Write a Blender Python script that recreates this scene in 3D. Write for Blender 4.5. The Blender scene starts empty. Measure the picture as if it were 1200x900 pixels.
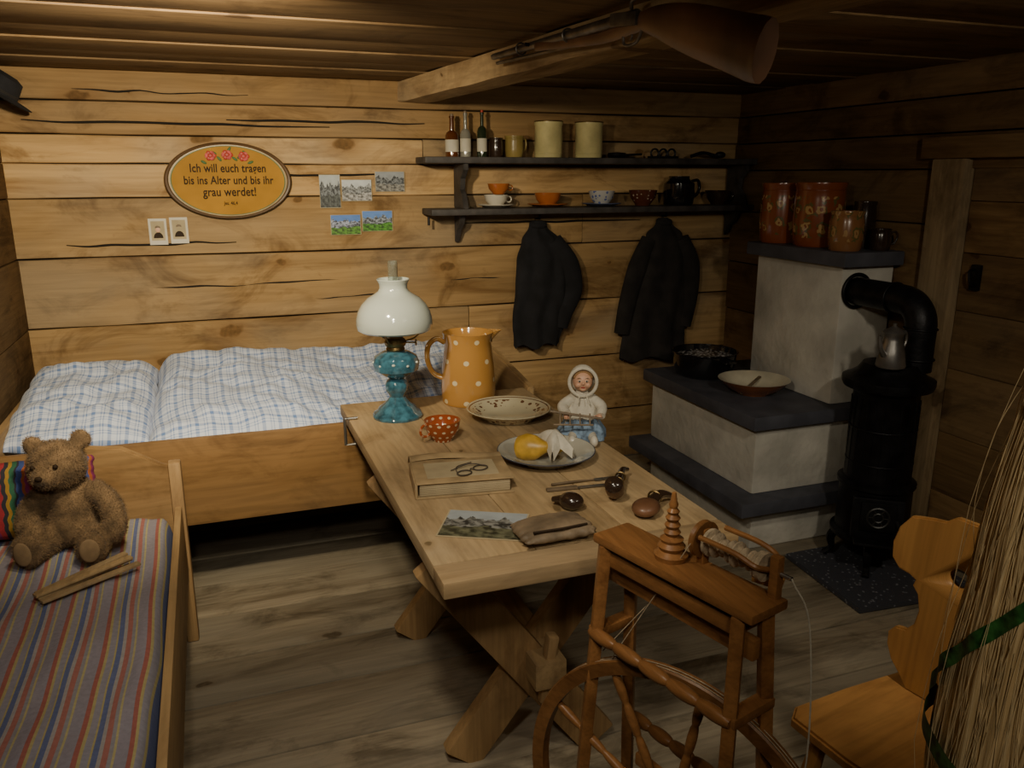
import bpy, bmesh, math, random
from math import sin, cos, pi, radians, sqrt, atan2, exp, tan, atan
from mathutils import Vector, Matrix, Euler, noise
random.seed(7)
V = Vector
scene = bpy.context.scene

# ------------------------------------------------------------------ materials
class NT:
    def __init__(s, name, rough=.5, metal=0):
        s.mat = bpy.data.materials.new(name); s.mat.use_nodes = True
        s.nt = s.mat.node_tree; s.b = s.nt.nodes['Principled BSDF']
        s.b.inputs['Roughness'].default_value = rough
        s.b.inputs['Metallic'].default_value = metal
    def n(s, t, **k):
        nd = s.nt.nodes.new(t)
        for a, v in k.items(): setattr(nd, a, v)
        return nd
    def l(s, a, b): s.nt.links.new(a, b)
    def setin(s, sock, v):
        if isinstance(v, bpy.types.NodeSocket): s.l(v, sock)
        else: sock.default_value = v
    def math(s, op, a, b=0.0, c=0.0, clamp=False):
        nd = s.n('ShaderNodeMath', operation=op, use_clamp=clamp)
        s.setin(nd.inputs[0], a); s.setin(nd.inputs[1], b); s.setin(nd.inputs[2], c)
        return nd.outputs[0]
    def mix(s, f, a, b, mode='MIX'):
        nd = s.n('ShaderNodeMixRGB', blend_type=mode)
        s.setin(nd.inputs[0], f)
        s.setin(nd.inputs[1], a if isinstance(a, bpy.types.NodeSocket) else (*a[:3], 1))
        s.setin(nd.inputs[2], b if isinstance(b, bpy.types.NodeSocket) else (*b[:3], 1))
        return nd.outputs[0]
    def ramp(s, f, stops, interp='LINEAR'):
        nd = s.n('ShaderNodeValToRGB'); cr = nd.color_ramp; cr.interpolation = interp
        while len(cr.elements) < len(stops): cr.elements.new(.5)
        for e, (p, c) in zip(cr.elements, stops):
            e.position = p; e.color = (*c[:3], 1) if hasattr(c, '__len__') else (c, c, c, 1)
        s.setin(nd.inputs[0], f); return nd.outputs[0]
    def obj(s): return s.n('ShaderNodeTexCoord').outputs['Object']
    def uv(s): return s.n('ShaderNodeTexCoord').outputs['UV']
    def mapping(s, v, scale=(1, 1, 1), loc=(0, 0, 0)):
        nd = s.n('ShaderNodeMapping'); s.l(v, nd.inputs[0])
        nd.inputs['Scale'].default_value = scale; nd.inputs['Location'].default_value = loc
        return nd.outputs[0]
    def noise(s, v, scale=5, detail=4, dist=0, rough=.5):
        nd = s.n('ShaderNodeTexNoise'); s.l(v, nd.inputs['Vector'])
        nd.inputs['Scale'].default_value = scale; nd.inputs['Detail'].default_value = detail
        nd.inputs['Distortion'].default_value = dist; nd.inputs['Roughness'].default_value = rough
        return nd.outputs[0]
    def vor(s, v, scale=5, out='Distance'):
        nd = s.n('ShaderNodeTexVoronoi'); s.l(v, nd.inputs['Vector'])
        nd.inputs['Scale'].default_value = scale; return nd.outputs[out]
    def sep(s, v):
        nd = s.n('ShaderNodeSeparateXYZ'); s.l(v, nd.inputs[0]); return nd.outputs
    def comb(s, x, y, z=0.0):
        nd = s.n('ShaderNodeCombineXYZ'); s.setin(nd.inputs[0], x); s.setin(nd.inputs[1], y); s.setin(nd.inputs[2], z); return nd.outputs[0]
    def col(s, c): s.setin(s.b.inputs['Base Color'], c if isinstance(c, bpy.types.NodeSocket) else (*c[:3], 1))
    def bump(s, h, st=.3, d=.01):
        nd = s.n('ShaderNodeBump'); nd.inputs['Strength'].default_value = st
        nd.inputs['Distance'].default_value = d
        s.l(h, nd.inputs['Height']); s.l(nd.outputs[0], s.b.inputs['Normal'])

def simple(name, c, rough=.5, metal=0, var=.15, vs=8, bump=.1, bs=60, coat=0, trans=0, sheen=0, spec=.5):
    m = NT(name, rough, metal); o = m.obj(); m.b.inputs['Specular IOR Level'].default_value = spec
    f = m.noise(o, vs, 3)
    d = tuple(x*(1-var*2) for x in c); h = tuple(min(1, x*(1+var)) for x in c)
    m.col(m.ramp(f, [(.3, d), (.7, h)]))
    if bump: m.bump(m.noise(o, bs, 2), bump, .004)
    if coat: m.b.inputs['Coat Weight'].default_value = coat
    if trans: m.b.inputs['Transmission Weight'].default_value = trans
    if sheen: m.b.inputs['Sheen Weight'].default_value = sheen
    return m.mat

def wood(name, light, dark, axis=0, gs=9, knots=1, rough=.6, stain=.35, pvar=.35, bump=.25, kscale=1.6, flat=1, spec=.3, grey=.3, ks=1.0):
    """axis: grain direction, flat: axis normal to the visible face (knots are drawn in the plane)"""
    m = NT(name, rough); o = m.obj(); m.b.inputs['Specular IOR Level'].default_value = spec
    a = m.n('ShaderNodeAttribute', attribute_name='pv').outputs['Fac']
    cb = m.n('ShaderNodeCombineXYZ')
    for i, k in enumerate((13.7, 7.3, 19.1)): m.l(m.math('MULTIPLY', a, k), cb.inputs[i])
    va = m.n('ShaderNodeVectorMath', operation='ADD'); m.l(o, va.inputs[0]); m.l(cb.outputs[0], va.inputs[1])
    p = va.outputs[0]
    sc = [1, 1, 1]; sc[axis] = .13
    grain = m.noise(m.mapping(p, sc), gs, 5, 1.0, .62)
    sf = [5, 5, 5]; sf[axis] = .25
    fine = m.noise(m.mapping(p, sf), gs*2, 2, .2)
    midc = tuple((l*2+d)/3 for l, d in zip(light, dark))
    c = m.ramp(grain, [(.28, dark), (.44, midc), (.62, light)])
    c = m.mix(.45, c, m.ramp(fine, [(.35, .6), (.6, 1)]), 'MULTIPLY')
    sc2 = [1, 1, 1]; sc2[axis] = .55
    blot = m.noise(m.mapping(p, sc2), 4.5, 5, .8, .68)
    c = m.mix(stain, c, m.ramp(blot, [(.34, tuple(d*.7 for d in dark)), (.50, (1, 1, 1))]), 'MULTIPLY')
    if grey:
        gr_ = m.noise(m.mapping(p, sc2, (31, 7, 3)), 2.2, 3, .5)
        c = m.mix(m.math('MULTIPLY', m.ramp(gr_, [(.45, 0), (.7, 1)]), grey), c, tuple((sum(light)/3)*k for k in (1.08, .98, .78)))
    c = m.mix(1, c, m.ramp(a, [(0, 1-pvar), (1, 1.0)]), 'MULTIPLY')
    if knots:
        s3 = m.sep(p); oth = 3-axis-flat
        w1 = m.noise(p, 22, 1)
        kx = m.math('MULTIPLY_ADD', s3[axis], .6, m.math('MULTIPLY', w1, .035))
        ky = m.math('ADD', s3[oth], m.math('MULTIPLY', w1, .03))
        vn = m.n('ShaderNodeTexVoronoi', voronoi_dimensions='2D'); m.l(m.comb(kx, ky), vn.inputs['Vector']); vn.inputs['Scale'].default_value = kscale
        rnd = m.sep(vn.outputs['Color'])[0]
        vd = m.math('DIVIDE', vn.outputs['Distance'], m.math('MULTIPLY_ADD', rnd, 1.0*ks, .12*ks))
        halo = m.ramp(vd, [(.0, 1), (.06, .8), (.17, 0)])
        ring = m.ramp(vd, [(.0, 1), (.045, 1), (.062, 0)])
        kc = m.mix(m.noise(p, 60, 1), tuple(d*.25 for d in dark), tuple(d*.8 for d in dark))
        c = m.mix(m.math('MULTIPLY', halo, .6), c, tuple(d*.9 for d in dark))
        c = m.mix(m.math('MULTIPLY', ring, .85), c, kc)
    m.col(c); m.bump(m.math('ADD', grain, m.math('MULTIPLY', fine, .5)), bump, .006)
    return m.mat

def plaid(name, white, blue, f=16, rough=.85):
    m = NT(name, rough); u = m.sep(m.uv())
    def lines(c):
        a = m.math('FRACT', m.math('MULTIPLY', c, f))
        b1 = m.math('LESS_THAN', a, .22)
        b2 = m.math('MULTIPLY', m.math('GREATER_THAN', a, .52), m.math('LESS_THAN', a, .6))
        b3 = m.math('MULTIPLY', m.math('GREATER_THAN', a, .7), m.math('LESS_THAN', a, .76))
        return m.math('ADD', b1, m.math('ADD', m.math('MULTIPLY', b2, .7), b3), clamp=True)
    s = m.math('MULTIPLY', m.math('ADD', lines(u[0]), lines(u[1])), .5)
    m.col(m.mix(s, white, blue)); m.bump(m.noise(m.uv(), 300, 2), .1, .002)
    m.b.inputs['Sheen Weight'].default_value = .1
    return m.mat

def stripes(name, cols, f, axis=0, rough=.85):
    m = NT(name, rough); u = m.sep(m.uv())[axis]
    a = m.math('FRACT', m.math('MULTIPLY', u, f))
    w = 0; st = []
    tot = sum(c[1] for c in cols)
    for c, ww in cols: st.append((w/tot, c)); w += ww
    c = m.ramp(a, st, 'CONSTANT')
    c = m.mix(.35, c, m.ramp(m.noise(m.uv(), 90, 3), [(.3, .5), (.7, 1)]), 'MULTIPLY')
    m.col(c); m.bump(m.noise(m.uv(), 250, 2), .25, .002); return m.mat

def dots(name, base, dot, fu, fv, r=.28, rough=.15, coat=.5):
    m = NT(name, rough); u = m.sep(m.uv())
    V_ = m.math('MULTIPLY', u[1], fv)
    row = m.math('MULTIPLY', m.math('MODULO', m.math('FLOOR', V_), 2.0), .5)
    U_ = m.math('ADD', m.math('MULTIPLY', u[0], fu), row)
    du = m.math('SUBTRACT', m.math('FRACT', U_), .5); dv = m.math('SUBTRACT', m.math('FRACT', V_), .5)
    d = m.math('SQRT', m.math('ADD', m.math('MULTIPLY', du, du), m.math('MULTIPLY', dv, dv)))
    m.col(m.mix(m.math('LESS_THAN', d, r), base, dot)); m.b.inputs['Coat Weight'].default_value = coat
    return m.mat

def rimplate(name, base, deco, r0, r1, vs=60, th=.35):
    m = NT(name, .15); o = m.obj(); s = m.sep(o)
    r = m.math('SQRT', m.math('ADD', m.math('MULTIPLY', s[0], s[0]), m.math('MULTIPLY', s[1], s[1])))
    inr = m.math('MULTIPLY', m.math('GREATER_THAN', r, r0), m.math('LESS_THAN', r, r1))
    v = m.math('LESS_THAN', m.vor(o, vs), th)
    ring = m.math('MULTIPLY', m.math('GREATER_THAN', r, r1+.010), m.math('LESS_THAN', r, r1+.014))
    m.col(m.mix(m.math('MAXIMUM', m.math('MULTIPLY', inr, v), ring), base, deco)); m.b.inputs['Coat Weight'].default_value = .6
    return m.mat

def landscape(name, sky, mtn, grass, k=0):
    m = NT(name, .5); u = m.sep(m.uv())
    n = m.noise(m.mapping(m.uv(), (5, .01, 1), (k, 0, 0)), 1.0, 6)
    h = m.math('ADD', m.math('MULTIPLY', n, 1.0), .2)
    mt = m.mix(m.ramp(m.noise(m.mapping(m.uv(), (9, 9, 1), (k, k, 0)), 1, 4, 1), [(.4, 0), (.6, 1)]), tuple(x*.3 for x in mtn), tuple(min(1, x*2.4) for x in mtn))
    c = m.mix(m.math('LESS_THAN', u[1], h), m.mix(m.noise(m.uv(), 5, 4), sky, tuple(min(1, x*1.6+.05) for x in sky)), mt)
    gr = m.mix(m.ramp(m.noise(m.uv(), 7, 4), [(.4, 0), (.6, 1)]), tuple(x*.35 for x in grass), tuple(min(1, x*1.6) for x in grass))
    n2 = m.math('ADD', m.math('MULTIPLY', m.noise(m.mapping(m.uv(), (3, .01, 1), (k+5, 0, 0)), 1.0, 3), .5), .12)
    m.col(m.mix(m.math('LESS_THAN', u[1], n2), c, gr)); return m.mat

def potdeco(name, base, c2, c3=(.10, .12, .04)):
    """glazed pottery with painted blossoms and leaves"""
    m = NT(name, .25); o = m.obj(); s = m.sep(o)
    ang = m.math('ARCTAN2', s[1], s[0])
    vn = m.n('ShaderNodeTexVoronoi', voronoi_dimensions='2D'); m.l(m.comb(m.math('MULTIPLY', ang, 1.6), m.math('MULTIPLY', s[2], 14)), vn.inputs['Vector'])
    vn.inputs['Scale'].default_value = 1.0; vn.inputs['Randomness'].default_value = .6
    wob = m.noise(o, 45, 1)
    d = m.math('ADD', vn.outputs['Distance'], m.math('MULTIPLY', m.math('SUBTRACT', wob, .5), .5))
    band = m.math('MULTIPLY', m.math('GREATER_THAN', s[2], .04), m.math('LESS_THAN', s[2], .22))
    flower = m.math('MULTIPLY', m.math('LESS_THAN', d, .24), band)
    heart = m.math('MULTIPLY', m.math('LESS_THAN', d, .10), band)
    leaf = m.math('MULTIPLY', m.math('MULTIPLY', m.math('GREATER_THAN', d, .28), m.math('LESS_THAN', d, .42)), m.math('MULTIPLY', band, m.math('GREATER_THAN', m.noise(o, 30, 1), .48)))
    c = m.mix(m.math('MULTIPLY', leaf, .85), base, c3); c = m.mix(m.math('MULTIPLY', flower, .85), c, c2); c = m.mix(heart, c, base)
    c = m.mix(.4, c, m.ramp(m.noise(o, 5, 3), [(.3, .5), (.7, 1)]), 'MULTIPLY')
    m.col(c); m.b.inputs['Coat Weight'].default_value = .5; return m.mat

def flaxmat(name):
    m = NT(name, .75); o = m.obj(); s = m.sep(o); ang = m.math('ARCTAN2', s[1], s[0])
    f1 = m.noise(m.comb(m.math('MULTIPLY', ang, 22), m.math('MULTIPLY', s[2], 3.5), m.math('MULTIPLY', s[2], 1.5)), 1.5, 5, .4, .65)
    f2 = m.noise(o, 5, 3)
    c = m.ramp(f1, [(.28, (.40, .27, .12)), (.5, (.66, .49, .26)), (.7, (.84, .68, .42))])
    m.col(m.mix(.4, c, m.ramp(f2, [(.3, .65), (.7, 1)]), 'MULTIPLY')); m.bump(f1, .6, .004)
    m.b.inputs['Specular IOR Level'].default_value = .25
    return m.mat

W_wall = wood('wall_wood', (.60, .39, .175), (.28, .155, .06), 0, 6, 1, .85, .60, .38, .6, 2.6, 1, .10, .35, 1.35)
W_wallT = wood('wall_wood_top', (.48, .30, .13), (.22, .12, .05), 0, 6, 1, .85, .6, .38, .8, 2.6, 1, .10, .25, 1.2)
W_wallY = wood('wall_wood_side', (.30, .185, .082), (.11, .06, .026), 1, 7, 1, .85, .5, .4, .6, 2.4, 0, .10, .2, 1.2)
W_dark = wood('dark_log', (.30, .17, .07), (.10, .05, .02), 0, 8, 0, .75, .6, .4, .35)
W_ceil = wood('ceiling_wood', (.32, .20, .09), (.15, .085, .04), 0, 7, 1, .75, .45, .35, .2, 1.8, 2, .2, .15)
W_floor = wood('floor_wood', (.41, .345, .245), (.16, .12, .075), 0, 7, 1, .9, .55, .42, .4, 1.6, 2, .08, .5)
W_beam = wood('beam_wood', (.54, .38, .20), (.28, .17, .08), 1, 8, 1, .75, .4, .15, .35, 3.0, 0, .2, .25)
W_table = wood('table_wood', (.50, .355, .19), (.30, .20, .095), 1, 8, 1, .65, .35, .2, .15, 2.2, 2, .25, .25, .6)
W_tableX = wood('table_end_wood', (.50, .345, .18), (.30, .19, .085), 0, 8, 0, .65, .35, .2, .15, 2.6, 2, .25, .25)
W_leg = wood('leg_wood', (.46, .29, .13), (.26, .145, .06), 2, 9, 0, .6, .3, .2, .15, grey=.15)
W_bedShade = wood('bed_wood_shaded', (.33, .185, .07), (.19, .10, .035), 0, 7, 1, .5, .4, .2, .12, 2.0, 1, grey=.1, ks=.5)  # rear bed rails: shade on them is put into this darker tone
W_bedLit = wood('footboard_wood_lit', (.40, .245, .105), (.23, .13, .05), 0, 7, 0, .5, .4, .2, .12, 2.5, 1, grey=.1)  # front bed: lighter copy of the bed wood, lit look painted in
W_bedY = wood('bed_wood_side', (.48, .32, .15), (.28, .17, .075), 1, 8, 0, .55, .3, .2, .12, grey=.1)
W_spin = wood('spinning_wood', (.35, .16, .055), (.18, .075, .026), 1, 14, 0, .35, .3, .3, .08, grey=0)
W_chair = wood('chair_wood', (.60, .31, .10), (.42, .20, .06), 2, 7, 0, .38, .2, .1, .06, grey=0)
W_chairS = wood('chair_seat_wood', (.58, .30, .10), (.40, .19, .06), 0, 7, 0, .38, .25, .1, .06, grey=0)
W_post = wood('post_wood', (.36, .26, .145), (.18, .115, .06), 2, 8, 1, .75, .5, .1, .25, 2.6, 0, grey=.1)
W_shelf = simple('shelf_paint', (.055, .048, .045), .6, 0, .3, 14, .3, 40)
blackgap = simple('dark_gap', (.01, .007, .004), .9)
plaster = simple('plaster', (.57, .55, .49), .95, 0, .14, 5, .9, 28, spec=.1)
slabm = simple('grey_slab', (.075, .078, .098), .6, 0, .15, 10, .15, 80)
iron = simple('cast_iron', (.016, .016, .019), .45, .6, .3, 20, .25, 70)
blackenamel = simple('black_enamel', (.01, .01, .012), .12, 0, .1, coat=.6)
def speck():
    m = NT('speckled', .3); m.col(m.mix(m.math('LESS_THAN', m.vor(m.obj(), 60), .4), (.02, .02, .024), (.7, .7, .72))); return m.mat
speckm = speck()
pewter = simple('pewter', (.36, .35, .34), .38, .85, .2, 12, .15, 30)
steel = simple('steel', (.35, .34, .32), .3, .9)
brass = simple('brass', (.25, .17, .07), .4, .9)
white = simple('white_ceramic', (.66, .62, .52), .15, 0, .04, coat=.5, bump=0)
cream = simple('cream_enamel', (.64, .56, .27), .3, 0, .12, 12, coat=.3, bump=0)
creamw = simple('cream_white', (.62, .58, .45), .3, 0, .08, 12, coat=.3, bump=0)
milk = simple('milk_glass', (.46, .50, .45), .12, 0, .02, coat=.6, bump=0)
blueglass = simple('blue_glass', (.045, .14, .20), .12, 0, .3, 40, coat=.7, bump=.05)
orange = simple('orange_ceramic', (.46, .14, .035), .25, 0, .15, coat=.4, bump=0)
terra = potdeco('terracotta_deco', (.24, .06, .02), (.52, .34, .13))
terra2 = potdeco('brown_pot_deco', (.27, .12, .045), (.42, .26, .10))
darkcer = simple('dark_ceramic', (.035, .02, .013), .2, 0, .2, coat=.4, bump=0)
plaidW = plaid('blue_plaid', (.60, .66, .78), (.13, .22, .46), 17)
sheet = plaid('sheet_plaid', (.6, .65, .75), (.16, .2, .34), 22)
cloth = simple('black_cloth', (.010, .010, .013), .95, 0, .3, 12, .4, 250)
cloth2 = simple('charcoal_cloth', (.018, .015, .014), .95, 0, .3, 12, .4, 250)
paper = simple('old_paper', (.44, .36, .22), .8, 0, .12, 10)
bookcover = simple('book_cover', (.38, .27, .14), .7, 0, .2, 14)
fur = simple('teddy_fur', (.19, .12, .06), .95, 0, .25, 30, .5, 200, sheen=.1)
furpad = simple('teddy_pad', (.26, .175, .095), .95, 0, .1, 30)
skin = simple('doll_skin', (.66, .38, .25), .45, 0, .04, bump=0)
lace = simple('white_cloth', (.60, .56, .46), .9, 0, .08, 40, .4, 150)
bluecloth = simple('blue_cloth', (.22, .32, .45), .9, 0, .3, 60, .3, 200)
red = simple('red', (.45, .04, .02), .5)
green = simple('leaf_green', (.05, .13, .03), .6)
pearm = simple('pear_skin', (.60, .36, .05), .4, 0, .25, 20)
leather = simple('leather', (.20, .145, .09), .6, 0, .25, 16, .4, 60)
blacktxt = simple('black_paint', (.03, .018, .010), .7, spec=.2)
signy = simple('sign_ochre', (.40, .20, .02), .6, 0, .12, 6, .05, spec=.15)
signb = simple('sign_brown', (.10, .05, .018), .4)
bottlebrown = simple('brown_glass', (.10, .03, .008), .08, coat=.6, bump=0)
bottlegreen = simple('green_glass', (.02, .03, .015), .08, coat=.6, bump=0)
label = simple('label', (.6, .56, .45), .7)
gunwood = simple('gun_wood', (.17, .08, .04), .42, 0, .3, 6, .1, 40, coat=.1)
gunmetal = simple('gun_metal', (.16, .14, .12), .4, .6, .3, 20)
flaxm = flaxmat('flax')
flaxs = simple('flax_fibre', (.80, .64, .38), .8, 0, .15, 40, 0, spec=.2)
yarnm = simple('yarn', (.42, .33, .22), .9, 0, .2, 60, .4, 200)

# ------------------------------------------------------------------ builder
def rotm(r): return Euler([radians(a) for a in r], 'XYZ').to_matrix().to_4x4()
def cr(pts, n=6):
    pts = [V(p) for p in pts]; P = [pts[0]*2-pts[1]]+pts+[pts[-1]*2-pts[-2]]; o = []
    for i in range(1, len(P)-2):
        for k in range(n):
            t = k/n; a, b, c, d = P[i-1:i+3]
            o.append(.5*((2*b)+(c-a)*t+(2*a-5*b+4*c-d)*t*t+(3*b-a-3*c+d)*t**3))
    o.append(pts[-1]); return o

class B:
    def __init__(s): s.v = []; s.f = []; s.mi = []; s.uv = []; s.pv = []; s.mats = []
    def m(s, mat):
        if mat not in s.mats: s.mats.append(mat)
        return s.mats.index(mat)
    def add(s, vs, fs, mat, M=None, uvs=None):
        n = len(s.v); r = random.random(); i = s.m(mat)
        for k, p in enumerate(vs):
            p = V(p); p = (M @ p) if M is not None else p
            s.v.append(p); s.uv.append(uvs[k] if uvs else (p.x, p.y)); s.pv.append(r)
        for f in fs: s.f.append([a+n for a in f]); s.mi.append(i)
        return s
    def bm(s, bm, mat, M=None):
        bm.verts.ensure_lookup_table()
        vs = [v.co.copy() for v in bm.verts]; fs = [[v.index for v in f.verts] for f in bm.faces]
        bm.free(); return s.add(vs, fs, mat, M)
    def box(s, c, size, mat, rot=None, bev=.004, taper=None):
        bm = bmesh.new(); bmesh.ops.create_cube(bm, size=1)
        for v in bm.verts:
            k = 1 if (taper is None or v.co.z > 0) else taper
            v.co = V((v.co.x*size[0]*k, v.co.y*size[1]*k, v.co.z*size[2]))
        if bev: bmesh.ops.bevel(bm, geom=list(bm.edges), offset=min(bev, min(size)*.3), segments=2, affect='EDGES', profile=.6)
        bm.verts.index_update()
        M = Matrix.Translation(c)
        if rot is not None: M = M @ (rotm(rot) if not isinstance(rot, Matrix) else rot)
        return s.bm(bm, mat, M)
    def span(s, x0, x1, y0, y1, z0, z1, mat, bev=.004):
        return s.box(((x0+x1)/2, (y0+y1)/2, (z0+z1)/2), (x1-x0, y1-y0, z1-z0), mat, None, bev)
    def bar(s, p0, p1, w, h, mat, up=(0, 0, 1), bev=.004):
        p0 = V(p0); p1 = V(p1); d = (p1-p0); L = d.length; d.normalize()
        x = d.cross(V(up)).normalized(); y = x.cross(d).normalized()
        R = Matrix((x, y, d)).transposed().to_4x4()
        return s.box((p0+p1)/2, (w, h, L), mat, R, bev)
    def lathe(s, prof, mat, c=(0, 0, 0), seg=32, M=None, sx=1, sy=1, ripple=0, rn=8):
        vs = []; uvs = []; rings = []
        L = 0; prev = None
        for (r, z) in prof:
            if prev: L += sqrt((r-prev[0])**2+(z-prev[1])**2)
            prev = (r, z)
            if r < 1e-6: rings.append([len(vs)]*(seg+1)); vs.append((0, 0, z)); uvs.append((0, L))
            else:
                ids = []
                for k in range(seg+1):
                    a = 2*pi*k/seg; rr = r*(1+ripple*sin(rn*a))
                    vs.append((rr*cos(a)*sx, rr*sin(a)*sy, z)); uvs.append((k/seg, L)); ids.append(len(vs)-1)
                rings.append(ids)
        fs = []
        for i in range(len(rings)-1):
            for k in range(seg):
                a, b, c2, d = rings[i][k], rings[i][k+1], rings[i+1][k+1], rings[i+1][k]
                f = []
                for q in (a, b, c2, d):
                    if q not in f: f.append(q)
                if len(f) > 2: fs.append(f)
        T = Matrix.Translation(c)
        if M is not None: T = T @ M
        return s.add(vs, fs, mat, T, uvs)
    def tube(s, pts, r, mat, seg=10, flat=1, cap=True, M=None, upv=None):
        pts = [V(p) for p in pts]; n = len(pts)
        rs = r if hasattr(r, '__len__') else [r]*n
        if len(rs) != n: rs = [rs[min(len(rs)-1, int(i/(n-1)*(len(rs)-1)))]*(1-((i/(n-1)*(len(rs)-1)) % 1))+rs[min(len(rs)-1, int(i/(n-1)*(len(rs)-1))+1)]*((i/(n-1)*(len(rs)-1)) % 1) for i in range(n)]
        vs = []; fs = []; uvs = []
        t0 = (pts[1]-pts[0]).normalized()
        nrm = t0.orthogonal().normalized() if upv is None else (V(upv)-t0*V(upv).dot(t0)).normalized()
        L = 0
        for i, p in enumerate(pts):
            t = (pts[min(i+1, n-1)]-pts[max(i-1, 0)]).normalized()
            nrm = (nrm-t*nrm.dot(t)).normalized(); bn = t.cross(nrm)
            if i: L += (p-pts[i-1]).length
            for k in range(seg):
                a = 2*pi*k/seg; vs.append(p+nrm*cos(a)*rs[i]*flat+bn*sin(a)*rs[i]); uvs.append((k/seg, L))
        for i in range(n-1):
            for k in range(seg):
                k2 = (k+1) % seg; fs.append([i*seg+k, i*seg+k2, (i+1)*seg+k2, (i+1)*seg+k])
        if cap:
            fs.append(list(range(seg))[::-1]); fs.append([(n-1)*seg+k for k in range(seg)])
        return s.add(vs, fs, mat, M, uvs)
    def cyl(s, p0, p1, r0, mat, r1=None, seg=20): return s.tube([p0, p1], [r0, r0 if r1 is None else r1], mat, seg)
    def ell(s, c, r, mat, rot=None, seg=20, rings=12):
        if not hasattr(r, '__len__'): r = (r, r, r)
        prof = [(sin(pi*i/rings), -cos(pi*i/rings)) for i in range(rings+1)]
        prof[0] = (0, -1); prof[-1] = (0, 1)
        M = (rotm(rot) if rot is not None else Matrix()) @ Matrix.Diagonal((r[0], r[1], r[2], 1))
        return s.lathe(prof, mat, c, seg, M)
    def torus(s, c, R, r, mat, M=None, seg=40, rs=10, a0=0, a1=2*pi, sx=1, sy=1):
        pts = []; full = abs(a1-a0-2*pi) < 1e-4
        for k in range(seg+1):
            a = a0+(a1-a0)*k/seg; pts.append((R*cos(a)*sx, R*sin(a)*sy, 0))
        T = Matrix.Translation(c)
        if M is not None: T = T @ M
        return s.tube(pts, r, mat, rs, cap=not full, M=T, upv=(0, 0, 1))
    def prism(s, out, t, mat, M=None, bev=0):
        bm = bmesh.new(); vs = [bm.verts.new((x, y, 0)) for x, y in out]
        f = bm.faces.new(vs); r = bmesh.ops.extrude_face_region(bm, geom=[f])
        for v in r['geom']:
            if isinstance(v, bmesh.types.BMVert): v.co.z += t
        bmesh.ops.recalc_face_normals(bm, faces=bm.faces)
        if bev:
            es = [e for e in bm.edges if abs(e.verts[0].co.z-e.verts[1].co.z) < 1e-6]
            bmesh.ops.bevel(bm, geom=es, offset=bev, segments=2, affect='EDGES')
        bm.verts.index_update(); return s.bm(bm, mat, M)
    def surf(s, fn, nu, nv, mat, M=None, uvf=None):
        vs = []; uvs = []; fs = []
        for j in range(nv+1):
            for i in range(nu+1):
                u = i/nu; v = j/nv; vs.append(fn(u, v)); uvs.append(uvf(u, v) if uvf else (u, v))
        for j in range(nv):
            for i in range(nu):
                a = j*(nu+1)+i; fs.append([a, a+1, a+nu+2, a+nu+1])
        return s.add(vs, fs, mat, M, uvs)
    def pillow(s, size, mat, M=None, n=44, wr=.012, seed=0, p=4, flatb=1.0, ws=7):
        sx, sy, h = size
        for sg in (1, -1):
            def fn(u, v):
                a = 2*u-1; b = 2*v-1
                e = (max(0, 1-abs(a)**p)*max(0, 1-abs(b)**p))**.5
                z = h/2*e*(1 if sg > 0 else flatb)
                w = noise.noise(V((a*sx*ws/2, b*sy*ws/2, seed)))+.5*noise.noise(V((a*sx*ws, b*sy*ws*1.3, seed+3)))
                z += w*wr*e*2
                pin = 1-.05*(1-e)*abs(a*b)
                return V((a*sx/2*pin+.01*noise.noise(V((b*5, seed, 0))), b*sy/2*pin+.01*noise.noise(V((a*5, seed, 4))), sg*z if sg < 0 else z))
            s.surf(fn, n, n, mat, M, lambda u, v: (u*sx, v*sy))
        return s
    def done(s, name, loc=(0, 0, 0), rot=(0, 0, 0), parent=None, ang=40, weld=True):
        me = bpy.data.meshes.new(name); me.from_pydata([tuple(v) for v in s.v], [], s.f)
        for m_ in s.mats: me.materials.append(m_)
        me.polygons.foreach_set('material_index', s.mi)
        ul = me.uv_layers.new(name='UVMap'); vi = [0]*len(me.loops); me.loops.foreach_get('vertex_index', vi)
        fl = []
        for i in vi: fl += list(s.uv[i][:2])
        ul.data.foreach_set('uv', fl)
        at = me.attributes.new('pv', 'FLOAT', 'POINT'); at.data.foreach_set('value', s.pv)
        if weld:
            bm = bmesh.new(); bm.from_mesh(me); bmesh.ops.remove_doubles(bm, verts=bm.verts, dist=1e-5)
            bmesh.ops.recalc_face_normals(bm, faces=bm.faces); bm.to_mesh(me); bm.free()
        me.shade_smooth(); me.set_sharp_from_angle(angle=radians(ang))
        ob = bpy.data.objects.new(name, me); scene.collection.objects.link(ob)
        ob.location = loc; ob.rotation_euler = [radians(a) for a in rot]
        if parent: ob.parent = parent
        return ob
def empty(name, loc=(0, 0, 0), rot=(0, 0, 0)):
    e = bpy.data.objects.new(name, None); scene.collection.objects.link(e); e.location = loc
    e.rotation_euler = [radians(a) for a in rot]; e.empty_display_size = .05; return e
RX = rotm((90, 0, 0))   # local z -> -Y

# ------------------------------------------------------------------ camera
cam = bpy.data.cameras.new('camera'); co = bpy.data.objects.new('camera', cam); scene.collection.objects.link(co)
co.location = (0, 0, 1.6); co.rotation_euler = (radians(75.5), 0, radians(-20)); cam.lens = 28.5; cam.sensor_width = 36
cam.clip_start = .02; scene.camera = co

XL, XR, YB, YF, ZC = -.79, 2.78, 4.0, -.9, 2.02
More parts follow.
